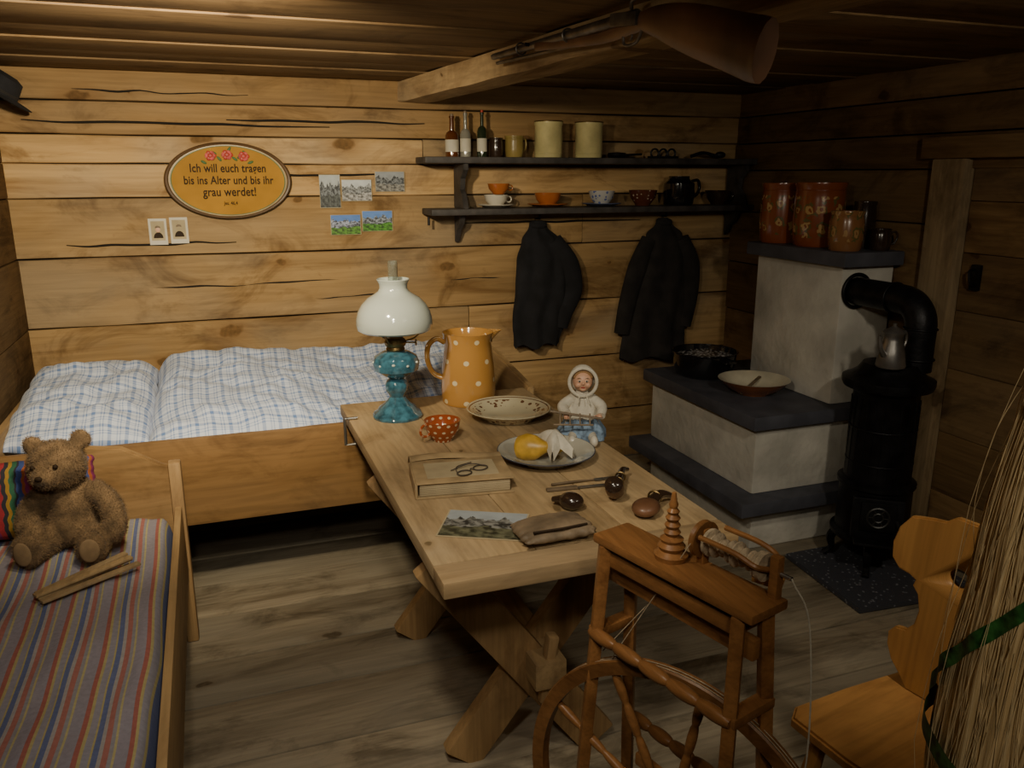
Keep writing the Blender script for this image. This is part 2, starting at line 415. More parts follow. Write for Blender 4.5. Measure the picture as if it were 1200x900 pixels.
# ------------------------------------------------------------------ shell
def log(b, x0, x1, y0, z0, z1, mat, k):
    """hewn plank with a slightly wavy lower / upper edge and face"""
    def fn(u, v):
        x = x0+(x1-x0)*u
        wz = .004*noise.noise(V((x*2.5, k*3.1, 0)))*(1 if v > .5 else -1)
        r = .010
        if v < .12: t = v/.12; z = z0+r*(1-cos(t*pi/2)); y = y0+r*(1-sin(t*pi/2))
        elif v > .88: t = (1-v)/.12; z = z1-r*(1-cos(t*pi/2)); y = y0+r*(1-sin(t*pi/2))
        else: t = (v-.12)/.76; z = z0+r+(z1-z0-2*r)*t; y = y0
        y += .006*noise.noise(V((x*1.7, z*9, k)))+.0025*noise.noise(V((x*6, z*40, k)))
        return V((x, y, z+wz))
    b.surf(fn, 90, 16, mat)
b = B()
zs = [0, .30, .62, .94, 1.245, 1.50, 1.645, 1.765, 1.90, 2.05]
for i in range(len(zs)-1):
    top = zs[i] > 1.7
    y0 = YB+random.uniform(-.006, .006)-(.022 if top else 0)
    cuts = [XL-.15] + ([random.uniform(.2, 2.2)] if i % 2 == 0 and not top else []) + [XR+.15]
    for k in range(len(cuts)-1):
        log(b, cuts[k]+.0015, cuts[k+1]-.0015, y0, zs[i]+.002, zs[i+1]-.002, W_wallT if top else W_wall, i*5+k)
b.span(XL-.15, XR+.15, YB+.03, YB+.17, 0, 2.05, blackgap, 0)
for (x0, x1, z) in ((-.7, .55, 1.815), (.1, 1.0, 1.835), (-.5, .2, 1.94), (1.2, 2.2, 1.36), (-.3, .7, 1.10), (-.6, .1, 1.30), (.4, 1.0, 1.02), (.2, .9, 1.60), (1.1, 1.5, 1.08)):
    pts = cr([(x0+(x1-x0)*k/8, YB-.024 if z > 1.7 else YB-.002, z+random.uniform(-.006, .006)) for k in range(9)], 3)
    b.tube(pts, [.002, .0055, .005, .006, .004, .002], blackgap, 5, 1)
b.done('wall_back')
b = B()
for i, (z0, z1) in enumerate(zip(zs[:-1], zs[1:])):
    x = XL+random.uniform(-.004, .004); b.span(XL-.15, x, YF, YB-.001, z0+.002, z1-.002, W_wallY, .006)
b.span(XL-.16, XL-.05, YF, YB, 0, 2.05, blackgap, 0); b.done('wall_left')
b = B()
zr = [0, .28, .55, .85, 1.12, 1.40, 1.62, 1.76, 1.90, 2.05]
for z0, z1 in zip(zr[:-1], zr[1:]):
    x = XR+random.uniform(-.004, .006)
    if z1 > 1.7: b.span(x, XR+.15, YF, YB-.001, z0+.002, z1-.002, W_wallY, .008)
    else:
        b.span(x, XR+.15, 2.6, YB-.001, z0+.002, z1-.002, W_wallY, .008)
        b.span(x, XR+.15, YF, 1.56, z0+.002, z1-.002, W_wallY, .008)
b.span(XR+.06, XR+.17, YF, YB, 0, 2.05, blackgap, 0); b.done('wall_right')
b = B()
for z0, z1 in zip(zr[:-1], zr[1:]): b.span(XL-.15, XR+.15, YF-.15, YF, z0+.002, z1-.002, W_dark, .008)
b.done('wall_front')
b = B(); y = YF
while y < YB:
    w = random.uniform(.24, .31); y1 = min(y+w, YB+.02)
    b.span(XL-.1, XR+.1, y+.003, y1-.003, -.05, random.uniform(-.003, 0), W_floor, .004); y = y1
b.span(XL-.1, XR+.1, YF, YB, -.08, -.03, blackgap, 0); b.done('floor')
b = B(); y = YF; k = 0
while y < YB:
    w = random.uniform(.24, .32); y1 = min(y+w, YB+.02); zz = ZC+(.006 if k % 2 else 0); k += 1
    b.span(XL-.1, XR+.1, y-.01, y1+.01, zz, ZC+.06, W_ceil, .003); y = y1
b.done('ceiling')
B().span(1.28, 2.05, YB-.06, YB-.012, .001, .09, W_post, .006).done('baseboard_back')
b = B()
b.span(XR-.035, XR+.05, 2.44, 2.60, 0.001, 1.66, W_post, .008)
b.span(XR-.02, XR+.05, 1.50, 1.60, 0.001, 1.66, W_post, .008)
b.span(XR-.04, XR+.05, 1.46, 2.66, 1.66, 1.745, W_wallY, .008)
b.done('trim_1')
b = B(); dz = [.01, .3, .56, .83, 1.07, 1.3, 1.5, 1.655]
for z0, z1 in zip(dz[:-1], dz[1:]): b.span(XR+.01, XR+.045, 1.605, 2.435, z0+.001, z1-.001, W_wallY, .004)
b.span(XR-.008, XR+.01, 2.335, 2.375, 1.16, 1.26, iron, .004)
b.tube(cr([(XR, 2.36, 1.24), (XR-.03, 2.36, 1.235), (XR-.03, 2.35, 1.19), (XR-.005, 2.35, 1.18)], 5), .005, iron, 8)
b.done('door_1')
# ceiling beam
b = B()
A = V((.875, 3.98, 0)); Bp = V((1.21, .5, 0))
d = (Bp-A).normalized(); px = V((-d.y, d.x, 0))
if px.x < 0: px = -px
def bp(t, o, z): p = A+(Bp-A)*t+px*o; return V((p.x, p.y, z))
def beamf(u, v):
    prof = [(0, ZC-.001), (0, ZC-.083), (.004, ZC-.09), (.13, ZC-.094), (.137, ZC-.087), (.137, ZC-.001)]
    q = v*(len(prof)-1); i = min(int(q), len(prof)-2); f = q-i
    o = prof[i][0]*(1-f)+prof[i+1][0]*f; z = prof[i][1]*(1-f)+prof[i+1][1]*f
    w = .005*noise.noise(V((u*14, v*3, 2)))
    return bp(u, o+w, z+(w if z < ZC-.03 else 0))
b.surf(beamf, 80, 20, W_beam)
b.add([bp(0, 0, ZC), bp(0, .137, ZC), bp(0, .137, ZC-.09), bp(0, 0, ZC-.09)], [[0, 1, 2, 3]], W_beam)
b.add([bp(1, 0, ZC), bp(1, .137, ZC), bp(1, .137, ZC-.09), bp(1, 0, ZC-.09)], [[0, 1, 2, 3]], W_beam)
b.done('ceiling_beam')
b = B()
b.tube(cr([(1.14, 1.72, ZC-.09), (1.14, 1.72, 1.90), (1.15, 1.7, 1.865), (1.12, 1.73, 1.855), (1.105, 1.75, 1.88)], 5), .004, iron, 8)
b.torus((1.13, 1.72, 1.90), .018, .003, iron, RX, 20, 6); b.done('iron_hook')

# rifle
b = B()
mz = V((.945, 2.78, 1.985)); wr_ = V((1.015, 1.90, 1.975)); bt = V((1.075, 1.50, 1.86))
b.tube([mz, wr_], [.010, .015], gunmetal, 12)
b.tube([mz+V((.006, -.02, -.022)), wr_+V((0, .25, -.024))], .0055, gunmetal, 8)
b.tube(cr([mz+V((.015, -.35, -.015)), wr_+V((0, .2, -.02)), wr_+V((0, .02, -.018)), wr_+V((.006, -.06, -.022)), wr_+V((.022, -.17, -.050)), bt+V((0, .02, -.005)), bt+V((.004, -.03, -.02))], 6),
       [.012, .019, .024, .023, .038, .056, .066, .064], gunwood, 14, .42, upv=(1, 0, 0))
b.box(wr_+V((-.014, .04, -.004)), (.014, .12, .032), gunmetal, (6, 0, 5), .004)
b.tube(cr([wr_+V((-.016, .0, .012)), wr_+V((-.020, -.01, .028)), wr_+V((-.020, -.035, .032))], 5), .005, gunmetal, 8)
b.tube(cr([wr_+V((0, .07, -.03)), wr_+V((0, .06, -.06)), wr_+V((0, .0, -.062)), wr_+V((0, -.03, -.035))], 6), .004, gunmetal, 8)
b.tube(cr([wr_+V((0, .03, -.03)), wr_+V((0, .022, -.045)), wr_+V((0, .03, -.052))], 4), .003, gunmetal, 6)
for t in (.25, .6): b.torus(mz.lerp(wr_, t), .017, .003, gunmetal, rotm((90, 0, 0)), 20, 6)
b.tube([wr_+V((.0, .03, .0)), wr_+V((.06, .035, .0))], .005, iron, 8); b.tube([mz+V((0, -.3, 0)), mz+V((.06, -.3, -.01))], .005, iron, 8)
b.done('rifle')

b = B()
b.lathe([(0, .10), (.05, .105), (.085, .09), (.095, .04), (.10, .0), (.15, -.012), (.175, -.004), (.178, .0), (.15, -.006), (.1, .004)], cloth, seg=36, sy=1.15)
b.lathe([(.098, .0), (.099, .025), (.095, .026)], cloth2, seg=36, sy=1.15)
o = b.done('felt_hat', (-.745, 3.84, 1.915), (0, 35, 0)); o.scale = (.75, .75, .75)

# ------------------------------------------------------------------ rear bed
BE = empty('bed')
b = B()
b.span(-.77, 1.19, 3.06, 3.09, .32, .66, W_bedShade, .006); b.span(-.77, 1.19, 3.95, 3.98, .32, .62, W_bedShade, .006)
b.span(-.785, -.755, 3.06, 3.98, .28, .72, W_bedY, .006)
out = [(3.06, .25), (3.98, .25), (3.98, .80), (3.85, .82), (3.5, .80), (3.2, .76), (3.06, .74)]
b.prism(out, .03, W_bedY, Matrix(((0, 0, 1, 1.185), (1, 0, 0, 0), (0, 1, 0, 0), (0, 0, 0, 1))), .006)
for x in (-.745, 1.20):
    for y in (3.085, 3.94): b.box((x, y, .17 if y < 3.5 else .25), (.055, .055, .34 if y < 3.5 else .5), W_leg, None, .005)
for k in range(8): b.span(-.7+k*.24, -.6+k*.24, 3.10, 3.94, .35, .37, W_bedY)
b.done('bed_frame', parent=BE)
b = B(); b.box((.2, 3.52, .49), (1.90, .83, .23), sheet, None, .04); b.done('mattress', parent=BE)
def duvetf(u, v):
    x = -.30+1.43*u; yy = v
    edge = min(1, min(u, 1-u)/.08); edge = sqrt(max(0, 1-(1-edge)**2))
    ev = min(1, min(v, 1-v)/.14); ev = sqrt(max(0, 1-(1-ev)**2))
    y = 3.065+.90*v; top = .685+.125*v**.8+.02*sin(u*7)
    w = .030*noise.noise(V((x*3.2, y*4.5, 1)))+.026*noise.noise(V((x*7, y*12+x*4, 5)))+.012*noise.noise(V((x*20, y*9, 8)))
    base = .612
    return V((x+.012*noise.noise(V((v*5, u, 3))), y-(.012*noise.noise(V((u*9, 0, 3))) if v < .3 else 0), base+(top-base)*edge*ev+w*edge*ev))
b = B(); b.surf(duvetf, 120, 80, plaidW, uvf=lambda u, v: (u*1.43+.02*sin(v*3), v*1.1))
b.surf(lambda u, v: V((-.30+1.43*u, 3.10+.865*v, .608)), 10, 10, plaidW); b.done('duvet', ang=80)
b = B(); b.pillow((.50, .86, .2), plaidW, None, 50, .018, 2, 3.2, .45); b.done('pillow', (-.525, 3.54, .695), (7, 3, 0), ang=80)

# ------------------------------------------------------------------ front bed
FB = empty('bed')
b = B()
out = [(-.78, .10), (-.19, .10), (-.19, .655), (-.225, .665), (-.28, .70), (-.34, .735), (-.44, .75), (-.55, .735), (-.62, .70), (-.70, .665), (-.78, .655)]
b.prism(out, .028, W_bedLit, Matrix(((1, 0, 0, 0), (0, 0, 1, 2.79), (0, 1, 0, 0), (0, 0, 0, 1))), .006)
b.box((-.187, 2.80, .335), (.04, .05, .668), W_leg, None, .008); b.box((-.765, 2.80, .335), (.04, .05, .668), W_leg, None, .008)
b.box((-.175, .76, .3), (.045, .05, .6), W_leg, None, .008); b.box((-.765, .76, .3), (.04, .05, .6), W_leg, None, .008)
b.bar((-.172, .76, .392), (-.188, 2.79, .392), .022, .245, W_bedY, (0, 0, 1), .006); b.span(-.782, -.755, .76, 2.79, .27, .5, W_bedY, .006)
b.span(-.77, -.18, .74, .77, .2, .55, W_bedLit, .006)
for k in range(9): b.span(-.75, -.20, .85+k*.22, .95+k*.22, .28, .30, W_bedLit)
b.done('bed_frame', parent=FB)
lst = [((.28, .26, .31), 3), ((.36, .12, .10), 1.2), ((.42, .36, .17), .8), ((.28, .27, .32), 1.6), ((.42, .36, .17), .5), ((.12, .15, .30), 1.4), ((.36, .34, .34), 1), ((.38, .15, .13), 1.4), ((.28, .27, .30), 1), ((.46, .40, .20), .6)]
cover = stripes('striped_blanket', lst, 10.0)
b = B()
def cov(u, v):
    e = min(1, min(u, 1-u)/.06)
    e = sqrt(max(0, 1-(1-e)**2)); e2 = min(1, (1-v)/.02, v/.02)
    x = -.752+.552*u; y = .79+1.985*v
    z = .40+(.105+.018*noise.noise(V((x*5, y*3, 1)))+.012*noise.noise(V((x*22, y*5, 5))))*e*max(.0, e2)
    return V((x+.006*sin(y*4), y, z))
b.surf(cov, 60, 120, cover, uvf=lambda u, v: (u*.57+.006*noise.noise(V((u*3, v*8, 0))), v*2)); b.done('striped_blanket', parent=FB, ang=70)
b = B(); b.span(-.75, -.205, .80, 2.765, .305, .40, lace, .02); b.done('mattress', parent=FB)
rb = stripes('rainbow_stripes', [((.30, .02, .03), 1), ((.02, .02, .03), .8), ((.30, .17, .02), .7), ((.02, .10, .05), .9), ((.02, .02, .03), .4), ((.03, .06, .22), 1), ((.32, .08, .02), .6), ((.2, .02, .10), .8)], 11)
b = B(); b.pillow((.36, .24, .10), rb, None, 30, .006, 5, 3); b.done('striped_cushion', (-.592, 2.715, .628), (72, 0, 0), ang=80)
b = B()
for k, (x, y, r) in enumerate([(0, 0, 38), (.02, -.035, 34), (-.01, .03, 42), (.0, -.01, 36)]): b.box((x, y, .006+.009*(k == 3)), (.27, .022, .008), W_table, (0, 0, r), .002)
b.done('wooden_slats', (-.41, 2.315, .517))

# teddy bear
T = empty('teddy_bear', (-.465, 2.58, .516), (0, 0, -12)); T.scale = (.94, .94, .94)
b = B()
b.ell((0, 0.01, .115), (.082, .075, .115), fur); b.ell((0, 0, .07), (.088, .08, .07), fur)
b.ell((-.02, -.02, .275), (.085, .078, .078), fur); b.ell((-.03, -.085, .258), (.042, .04, .034), fur)
b.ell((-.088, -.005, .335), (.032, .016, .032), fur, (0, -20, 0)); b.ell((.05, .005, .348), (.032, .016, .032), fur, (0, 20, 0))
b.tube(cr([(.06, 0, .185), (.115, -.025, .15), (.145, -.06, .11), (.145, -.085, .08)], 6), [.036, .036, .034, .036], fur, 14)
b.tube(cr([(-.06, 0, .185), (-.105, -.03, .14), (-.11, -.07, .10), (-.085, -.10, .085)], 6), [.036, .036, .034, .034], fur, 14)
b.ell((.145, -.088, .075), (.035, .035, .037), fur); b.ell((-.083, -.102, .082), (.034, .034, .034), fur)
b.tube(cr([(.05, -.02, .045), (.085, -.09, .042), (.10, -.15, .045)], 6), [.048, .045, .04], fur, 14)
b.tube(cr([(-.05, -.02, .045), (-.07, -.09, .042), (-.075, -.15, .045)], 6), [.048, .045, .04], fur, 14)
b.ell((.103, -.165, .056), (.042, .028, .054), fur, (0, 0, 15)); b.ell((-.078, -.165, .056), (.042, .028, .054), fur, (0, 0, -10))
body = b.done('body', parent=T)
md = body.modifiers.new('r', 'REMESH'); md.mode = 'VOXEL'; md.voxel_size = .006; md.use_smooth_shade = True
md2 = body.modifiers.new('s', 'SMOOTH'); md2.iterations = 6
bpy.context.view_layer.update()
dg = bpy.context.evaluated_depsgraph_get(); me = bpy.data.meshes.new_from_object(body.evaluated_get(dg))
body.modifiers.clear(); body.data = me
if not me.materials: me.materials.append(fur)
fb = B(); vs = []; fs = []
for p in me.polygons:
    for _ in range(3):
        if random.random() < .8:
            c = V(p.center)+V([random.uniform(-.003, .003) for _ in range(3)]); n = V(p.normal)
            dn = (n+V([random.uniform(-.7, .7) for _ in range(3)])).normalized()
            s_ = dn.orthogonal().normalized()*.0006; L = random.uniform(.005, .011); k = len(vs)
            vs += [c-s_, c+s_, c+dn*L]; fs.append([k, k+1, k+2])
fb.add(vs, fs, fur); fb.done('fur', parent=T, weld=False)
b = B()
b.ell((-.062, -.090, .292), .0075, blacktxt); b.ell((.005, -.094, .294), .0075, blacktxt); b.ell((-.034, -.126, .268), (.011, .007, .008), blacktxt)
b.tube(cr([(-.048, -.120, .248), (-.034, -.126, .243), (-.02, -.120, .248)], 4), .0015, blacktxt, 6)
b.ell((.107, -.191, .056), (.028, .006, .038), furpad, (0, 0, 15)); b.ell((-.082, -.191, .056), (.028, .006, .038), furpad, (0, 0, -10))
b.done('face', parent=T)

# ------------------------------------------------------------------ table
TX0, TX1, TY0, TY1, TZ = .40, 1.15, 1.53, 3.02, .75
b = B()
w = (TX1-TX0)/3
for k in range(3): b.span(TX0+w*k+.0008, TX0+w*(k+1)-.0008, TY0+.09, TY1, TZ-.04, TZ, W_table, .004)
b.span(TX0, TX1, TY0, TY0+.089, TZ-.04, TZ-.0005, W_tableX, .005)
for y in (1.86, 2.52):
    for (xa, xb_, o) in ((.45, .93, -.0235), (1.03, .53, .0235)):
        p0 = V((xa, y+o, .655)); p1 = V((xb_, y+o, .012))
        b.bar(p0, p1, .115, .045, W_leg, (0, 1, 0), .006)
    b.span(.44, 1.11, y-.047, y+.047, .645, .709, W_leg, .006)
b.span(.70, .79, 1.74, 2.66, .27, .35, W_bedY, .006)
b.box((.745, 1.77, .315), (.03, .035, .20), W_leg, (0, 8, 0), .006, .7); b.box((.745, 2.63, .31), (.03, .035, .18), W_leg, (0, 8, 0), .006, .7)
b.done('dining_table')
b = B(); b.tube([(.395, 2.80, .757), (.385, 2.80, .757), (.385, 2.80, .66), (.42, 2.80, .66)], .006, steel, 8); b.tube([(.42, 2.80, .66), (.42, 2.80, .705)], .004, steel, 8); b.tube([(.385, 2.80, .757), (.43, 2.80, .757)], .005, steel, 8); b.done('table_clamp')

# oil lamp
L = empty('oil_lamp', (.575, 2.79, TZ+.001))
b = B()
b.lathe([(0, 0), (.088, 0), (.09, .008), (.084, .018), (.072, .024), (.066, .036), (.048, .048), (.036, .062), (.026, .075), (.03, .085), (.04, .10), (.042, .12), (.034, .135), (.026, .142), (.03, .148), (.055, .158), (.078, .175), (.083, .20), (.076, .222), (.05, .238), (.03, .244), (0, .244)], blueglass, seg=48, ripple=.015, rn=12)
for k in range(10):
    a = k*pi/5; b.ell((.079*cos(a), .079*sin(a), .20+.006*(k % 2)), (.007, .007, .005), milk, None, 10, 6)
b.done('font', parent=L)
b = B()
b.lathe([(.03, .243), (.034, .25), (.03, .258), (.036, .262), (.04, .275), (.034, .285), (.028, .29), (.03, .31), (.0, .312)], brass)
b.torus((0, 0, .318), .105, .003, brass)
for k in range(3):
    a = k*2*pi/3; b.tube(cr([(.03*cos(a), .03*sin(a), .275), (.07*cos(a), .07*sin(a), .285), (.105*cos(a), .105*sin(a), .318)], 5), .003, brass, 6)
b.cyl((.035, 0, .27), (.07, -.01, .27), .003, brass); b.lathe([(0, 0), (.012, 0), (.012, .004), (0, .004)], brass, (.07, -.01, .27), 16, rotm((0, 90, 0)))
b.done('burner', parent=L)
b = B()
b.lathe([(.118, .315), (.130, .322), (.134, .338), (.133, .358), (.126, .385), (.112, .41), (.09, .432), (.066, .446), (.053, .456), (.048, .468), (.05, .482), (.058, .496), (.056, .498), (.047, .482), (.045, .466), (.05, .453), (.063, .443), (.087, .428), (.109, .407), (.122, .384), (.129, .358), (.130, .338), (.126, .325), (.118, .315)], milk, seg=48)
b.done('shade', parent=L)
glass = simple('chimney_glass', (.8, .85, .82), .03, trans=.95, bump=0, var=0)
b = B(); b.lathe([(.02, .31), (.028, .34), (.026, .38), (.018, .42), (.017, .56), (.0155, .56), (.0165, .42), (.024, .38), (.026, .34), (.018, .31)], glass); b.done('chimney', parent=L)

jugm = dots('jug_dots', (.44, .225, .058), (.66, .56, .36), 7, 13, .12)
b = B()
b.lathe([(0, 0), (.098, 0), (.103, .01), (.104, .06), (.100, .14), (.092, .2), (.088, .235), (.094, .262), (.097, .272), (.093, .272), (.086, .25), (.084, .235), (.09, .19), (.096, .06), (.095, .012), (0, .012)], jugm, seg=44)
b.tube(cr([(-.088, 0, .235), (-.12, 0, .25), (-.15, 0, .225), (-.155, 0, .17), (-.135, 0, .12), (-.10, 0, .10)], 7), [.012, .013, .013, .012, .011, .012], jugm, 12, .7)
b.surf(lambda u, v: V((.086+.045*v*sin(pi*u), (u-.5)*.085*(1-.35*v), .235+.04*v)), 12, 6, jugm)
b.done('spotted_jug', (.875, 2.895, TZ+.001), (0, 0, -8))

def plate(prof_r, h, mat):
    r = prof_r; b = B()
    b.lathe([(0, .004), (r*.55, .004), (r*.6, 0), (r*.64, .004), (r*.75, h*.5), (r*.98, h*.92), (r, h), (r*.985, h+.002), (r*.74, h*.62), (r*.6, .011), (0, .009)], mat, seg=56)
    return b
pl1 = rimplate('plate_pattern', (.52, .47, .33), (.15, .075, .04), .098, .130, 55, .42)
b = plate(.152, .040, pl1); b.done('dinner_plate', (.945, 2.63, TZ+.001))
pl2 = rimplate('enamel_plate', (.50, .49, .41), (.2, .2, .2), .5, .6)
b = plate(.150, .032, pl2); b.torus((0, 0, .0325), .149, .002, slabm, None, 50, 6); b.done('enamel_plate', (.905, 2.18, TZ+.001))
b = B()
for (x, y, r, z, s_) in ((-.045, .0, 40, .045, 1.35), (.045, .02, -60, .042, 1.1)):
    M = Matrix.Translation((x, y, z)) @ rotm((80, 0, r)) @ Matrix.Scale(s_, 4)
    b.lathe([(0, -.035), (.012, -.034), (.027, -.024), (.032, -.005), (.028, .014), (.018, .032), (.012, .044), (.006, .05), (0, .051)], pearm, seg=24, M=M)
    b.tube([M @ V((0, 0, .05)), M @ V((.003, 0, .066))], .0015, leather, 6)
b.done('pear', (.895, 2.18, TZ+.001))
b = B()
for (ox, rz, s_) in ((0, 32, 1), (.03, -28, .95)):
    b.surf(lambda u, v: V(((v-.5)*.055*sin(pi*min(1, u+.05)), -.10+.15*u, .055+.045*sin(pi*u)-.03*(2*v-1)**2)), 20, 12, lace, Matrix.Translation((ox, 0, 0)) @ rotm((0, 0, rz)))
b.done('cloth_napkin', (.905, 2.18, TZ+.001))
cupm = dots('cup_dots', (.32, .07, .02), (.64, .54, .36), 12, 45, .2)
b = B()
b.lathe([(0, 0), (.03, 0), (.032, .006), (.045, .02), (.056, .042), (.060, .07), (.057, .07), (.052, .044), (.04, .022), (0, .012)], cupm, seg=40)
b.torus((-.066, 0, .045), .02, .0045, cupm, RX, 24, 8); b.done('spotted_cup', (.655, 2.47, TZ+.001), (0, 0, 20))

b = B()
b.box((0, 0, .022), (.25, .165, .036), paper, None, .003); b.box((0, 0, .002), (.27, .18, .004), bookcover, None, .001); b.box((0, 0, .043), (.268, .178, .004), bookcover, None, .001)
b.box((-.134, 0, .022), (.008, .178, .04), bookcover, None, .003)
for k in range(7): b.box((0, 0, .007+k*.005), (.2512, .1662, .0008), leather, None, 0)
b.box((0, .005, .0455), (.20, .12, .0008), paper, None, 0)
b.surf(lambda u, v: V((-.135+.27*u, .088+.09*v, .045-.035*v+.02*sin(pi*v)+.005*sin(u*5))), 20, 10, bookcover)
b.done('old_book', (.60, 2.07, TZ+.001), (0, 0, -8))
b = B()
for sx in (-1, 1): b.torus((sx*.03, 0, .003), .022, .0018, gunmetal, None, 28, 6, sy=.8)
b.tube(cr([(-.009, 0, .003), (0, .006, .006), (.009, 0, .003)], 4), .0018, gunmetal, 6)
b.tube(cr([(-.052, 0, .003), (-.02, .045, .005), (.04, .05, .003)], 5), .0016, gunmetal, 6); b.tube(cr([(.052, 0, .003), (.02, .035, .007), (-.045, .04, .003)], 5), .0016, gunmetal, 6)
b.done('eyeglasses', (.625, 2.04, TZ+.048), (0, 0, 25))
def card(name, w, h, mat, loc, rot, back=paper, t=.002):
    b = B(); b.box((0, 0, t/2), (w, h, t), back, None, 0)
    b.surf(lambda u, v: V(((u-.5)*w*.96, (v-.5)*h*.96, t+.0004)), 1, 1, mat); return b.done(name, loc, rot)
card('postcard', .21, .16, landscape('card_village', (.26, .29, .31), (.11, .11, .10), (.10, .10, .06), 2), (.575, 1.785, TZ+.001), (0, 0, -28))
b = B(); b.pillow((.19, .125, .04), leather, None, 26, .004, 3, 2.6); b.tube([(-.07, -.045, .018), (0, -.052, .02), (.07, -.045, .018)], .003, blacktxt, 6); b.done('leather_pouch', (.71, 1.665, TZ+.024), (0, 0, 2), ang=80)
def pipe(name, loc, rz, s=1):
    b = B()
    b.lathe([(0, 0), (.016, .003), (.022, .018), (.023, .04), (.020, .055), (.016, .056), (.014, .03), (0, .02)], gunwood, (0, 0, .003), 20, rotm((0, 50, 0)))
    b.lathe([(.021, 0), (.022, .006), (.014, .012), (.006, .015), (0, .016)], darkcer, (.042, 0, .039), 20, rotm((0, 50, 0)))
    b.tube(cr([(-.005, 0, .018), (-.04, 0, .016), (-.08, 0, .018), (-.12, 0, .02), (-.15, .01, .012)], 6), [.014, .013, .010, .008, .005], darkcer, 10)
    for x in (-.04, -.08): b.torus((x, 0, .016), .0125, .002, brass, rotm((0, 90, 0)), 16, 6)
    o = b.done(name, loc, (0, 0, rz)); o.scale = (s, s, s); return o
pipe('tobacco_pipe', (.965, 1.83, TZ+.012), 235, 1.1)
b = B(); b.ell((0, 0, .024), (.028, .034, .023), darkcer); b.tube([(0, .02, .024), (0, .055, .018)], [.014, .007], darkcer); b.done('dark_flask', (.82, 1.80, TZ+.001), (0, 0, 40))
b = B(); b.ell((0, 0, .022), (.036, .045, .021), gunwood); b.tube(cr([(0, .03, .022), (.01, .08, .032), (.03, .13, .012)], 5), [.018, .012, .006], darkcer); b.torus((0, .06, .028), .017, .003, brass, RX, 16, 6); b.done('powder_horn', (.985, 1.70, TZ+.001), (0, 0, -50))
b = B()
b.tube(cr([(-.10, 0, .004), (-.03, 0, .005), (.03, 0, .004)], 4), [.0065, .006, .003], leather, 8, .6); b.box((.045, 0, .004), (.03, .016, .002), steel, None, 0)
for k in range(3): b.box((.082, -.006+.006*k, .004), (.045, .0022, .002), steel, None, 0)
b.done('fork', (.935, 1.965, TZ+.001), (0, 0, -2))
b = B(); b.box((-.06, 0, .005), (.09, .014, .008), leather, None, .003); b.prism([(-.015, -.007), (.10, -.006), (.115, .002), (.10, .008), (-.015, .007)], .002, steel, Matrix.Translation((0, 0, .003))); b.done('table_knife', (.91, 1.925, TZ+.001), (0, 0, -6))

# doll
D = empty('doll', (1.10, 2.345, TZ+.001), (0, 0, -22)); D.scale = (1.06, 1.06, 1.06)
b = B()
b.lathe([(0, 0), (.07, 0), (.072, .01), (.062, .04), (.045, .08), (.036, .11), (.03, .13), (.018, .15), (0, .155)], lace, seg=48, ripple=.06, rn=9, sy=.85)
b.lathe([(.074, .002), (.073, .028), (.058, .05), (.045, .07)], bluecloth, (0, -.008, 0), 48, ripple=.07, rn=9, sy=.9)
b.tube(cr([(.03, 0, .125), (.058, -.02, .105), (.055, -.055, .085)], 6), [.017, .018, .014], lace, 12); b.tube(cr([(-.03, 0, .125), (-.06, -.02, .105), (-.05, -.055, .09)], 6), [.017, .018, .014], lace, 12)
for sx in (1, -1):
    b.tube(cr([(sx*.025, -.03, .022), (sx*.03, -.07, .022), (sx*.032, -.095, .018)], 5), [.016, .014, .012], lace, 12); b.ell((sx*.033, -.105, .02), (.013, .018, .018), white)
b.surf(lambda u, v: V((.062*sin(2*pi*u)*(1-.45*v), .055*cos(2*pi*u)*(1-.45*v)+.01, .07+.075*v+.004*sin(u*40))), 40, 6, lace)
b.done('dress', parent=D)
b = B()
b.ell((0, -.008, .185), (.031, .030, .034), skin, None, 28, 20)
b.ell((0, -.038, .182), (.0045, .005, .005), skin); b.ell((.014, -.03, .176), (.010, .008, .009), skin); b.ell((-.014, -.03, .176), (.010, .008, .009), skin); b.ell((0, -.03, .163), (.010, .009, .007), skin)
for sx in (1, -1):
    b.ell((sx*.011, -.0355, .189), (.0048, .003, .0035), white); b.ell((sx*.011, -.0383, .189), (.0025, .0012, .0028), blacktxt)
    b.tube(cr([(sx*.006, -.037, .197), (sx*.012, -.037, .199), (sx*.018, -.033, .196)], 3), .0008, leather, 5)
    b.ell((sx*.05, -.062, .086), (.009, .012, .007), skin)
    for q in range(4): b.tube([(sx*(.044+q*.004), -.07, .087), (sx*(.043+q*.004), -.082, .083)], .0018, skin, 6)
    b.tube([(sx*.041, -.062, .088), (sx*.036, -.07, .09)], .002, skin, 6)
b.ell((0, -.0385, .1695), (.0065, .002, .0022), red)
b.tube(cr([(0, 0, .14), (0, 0, .16)], 3), .012, skin)
b.done('head', parent=D)
b = B()
hair = simple('doll_hair', (.35, .2, .08), .7)
for k in range(14):
    a = -1.2+2.4*k/13; b.ell((.027*sin(a), -.018, .190+.026*cos(a)), .007, hair)
b.done('hair', parent=D)
b = B()
def hood(u, v):
    th = -.25+(pi+.5)*u*1.0; ph = v*pi*.62
    R = .043+.002*sin(u*40)*(1-v)
    return V((R*cos(th)*cos(ph*.8)*1.0, .0-.030+.075*sin(ph*.75), .185+R*1.05*sin(th)*cos(ph*.8)))
b.surf(hood, 40, 14, lace); b.torus((0, -.030, .185), .042, .0055, lace, RX, 40, 8, sy=1.05)
b.ell((0, .012, .187), (.041, .032, .044), lace)
b.tube([(.01, -.035, .147), (.02, -.05, .12)], .002, lace, 6); b.tube([(-.01, -.035, .147), (-.015, -.05, .12)], .002, lace, 6)
b.done('bonnet', parent=D)
b = B()
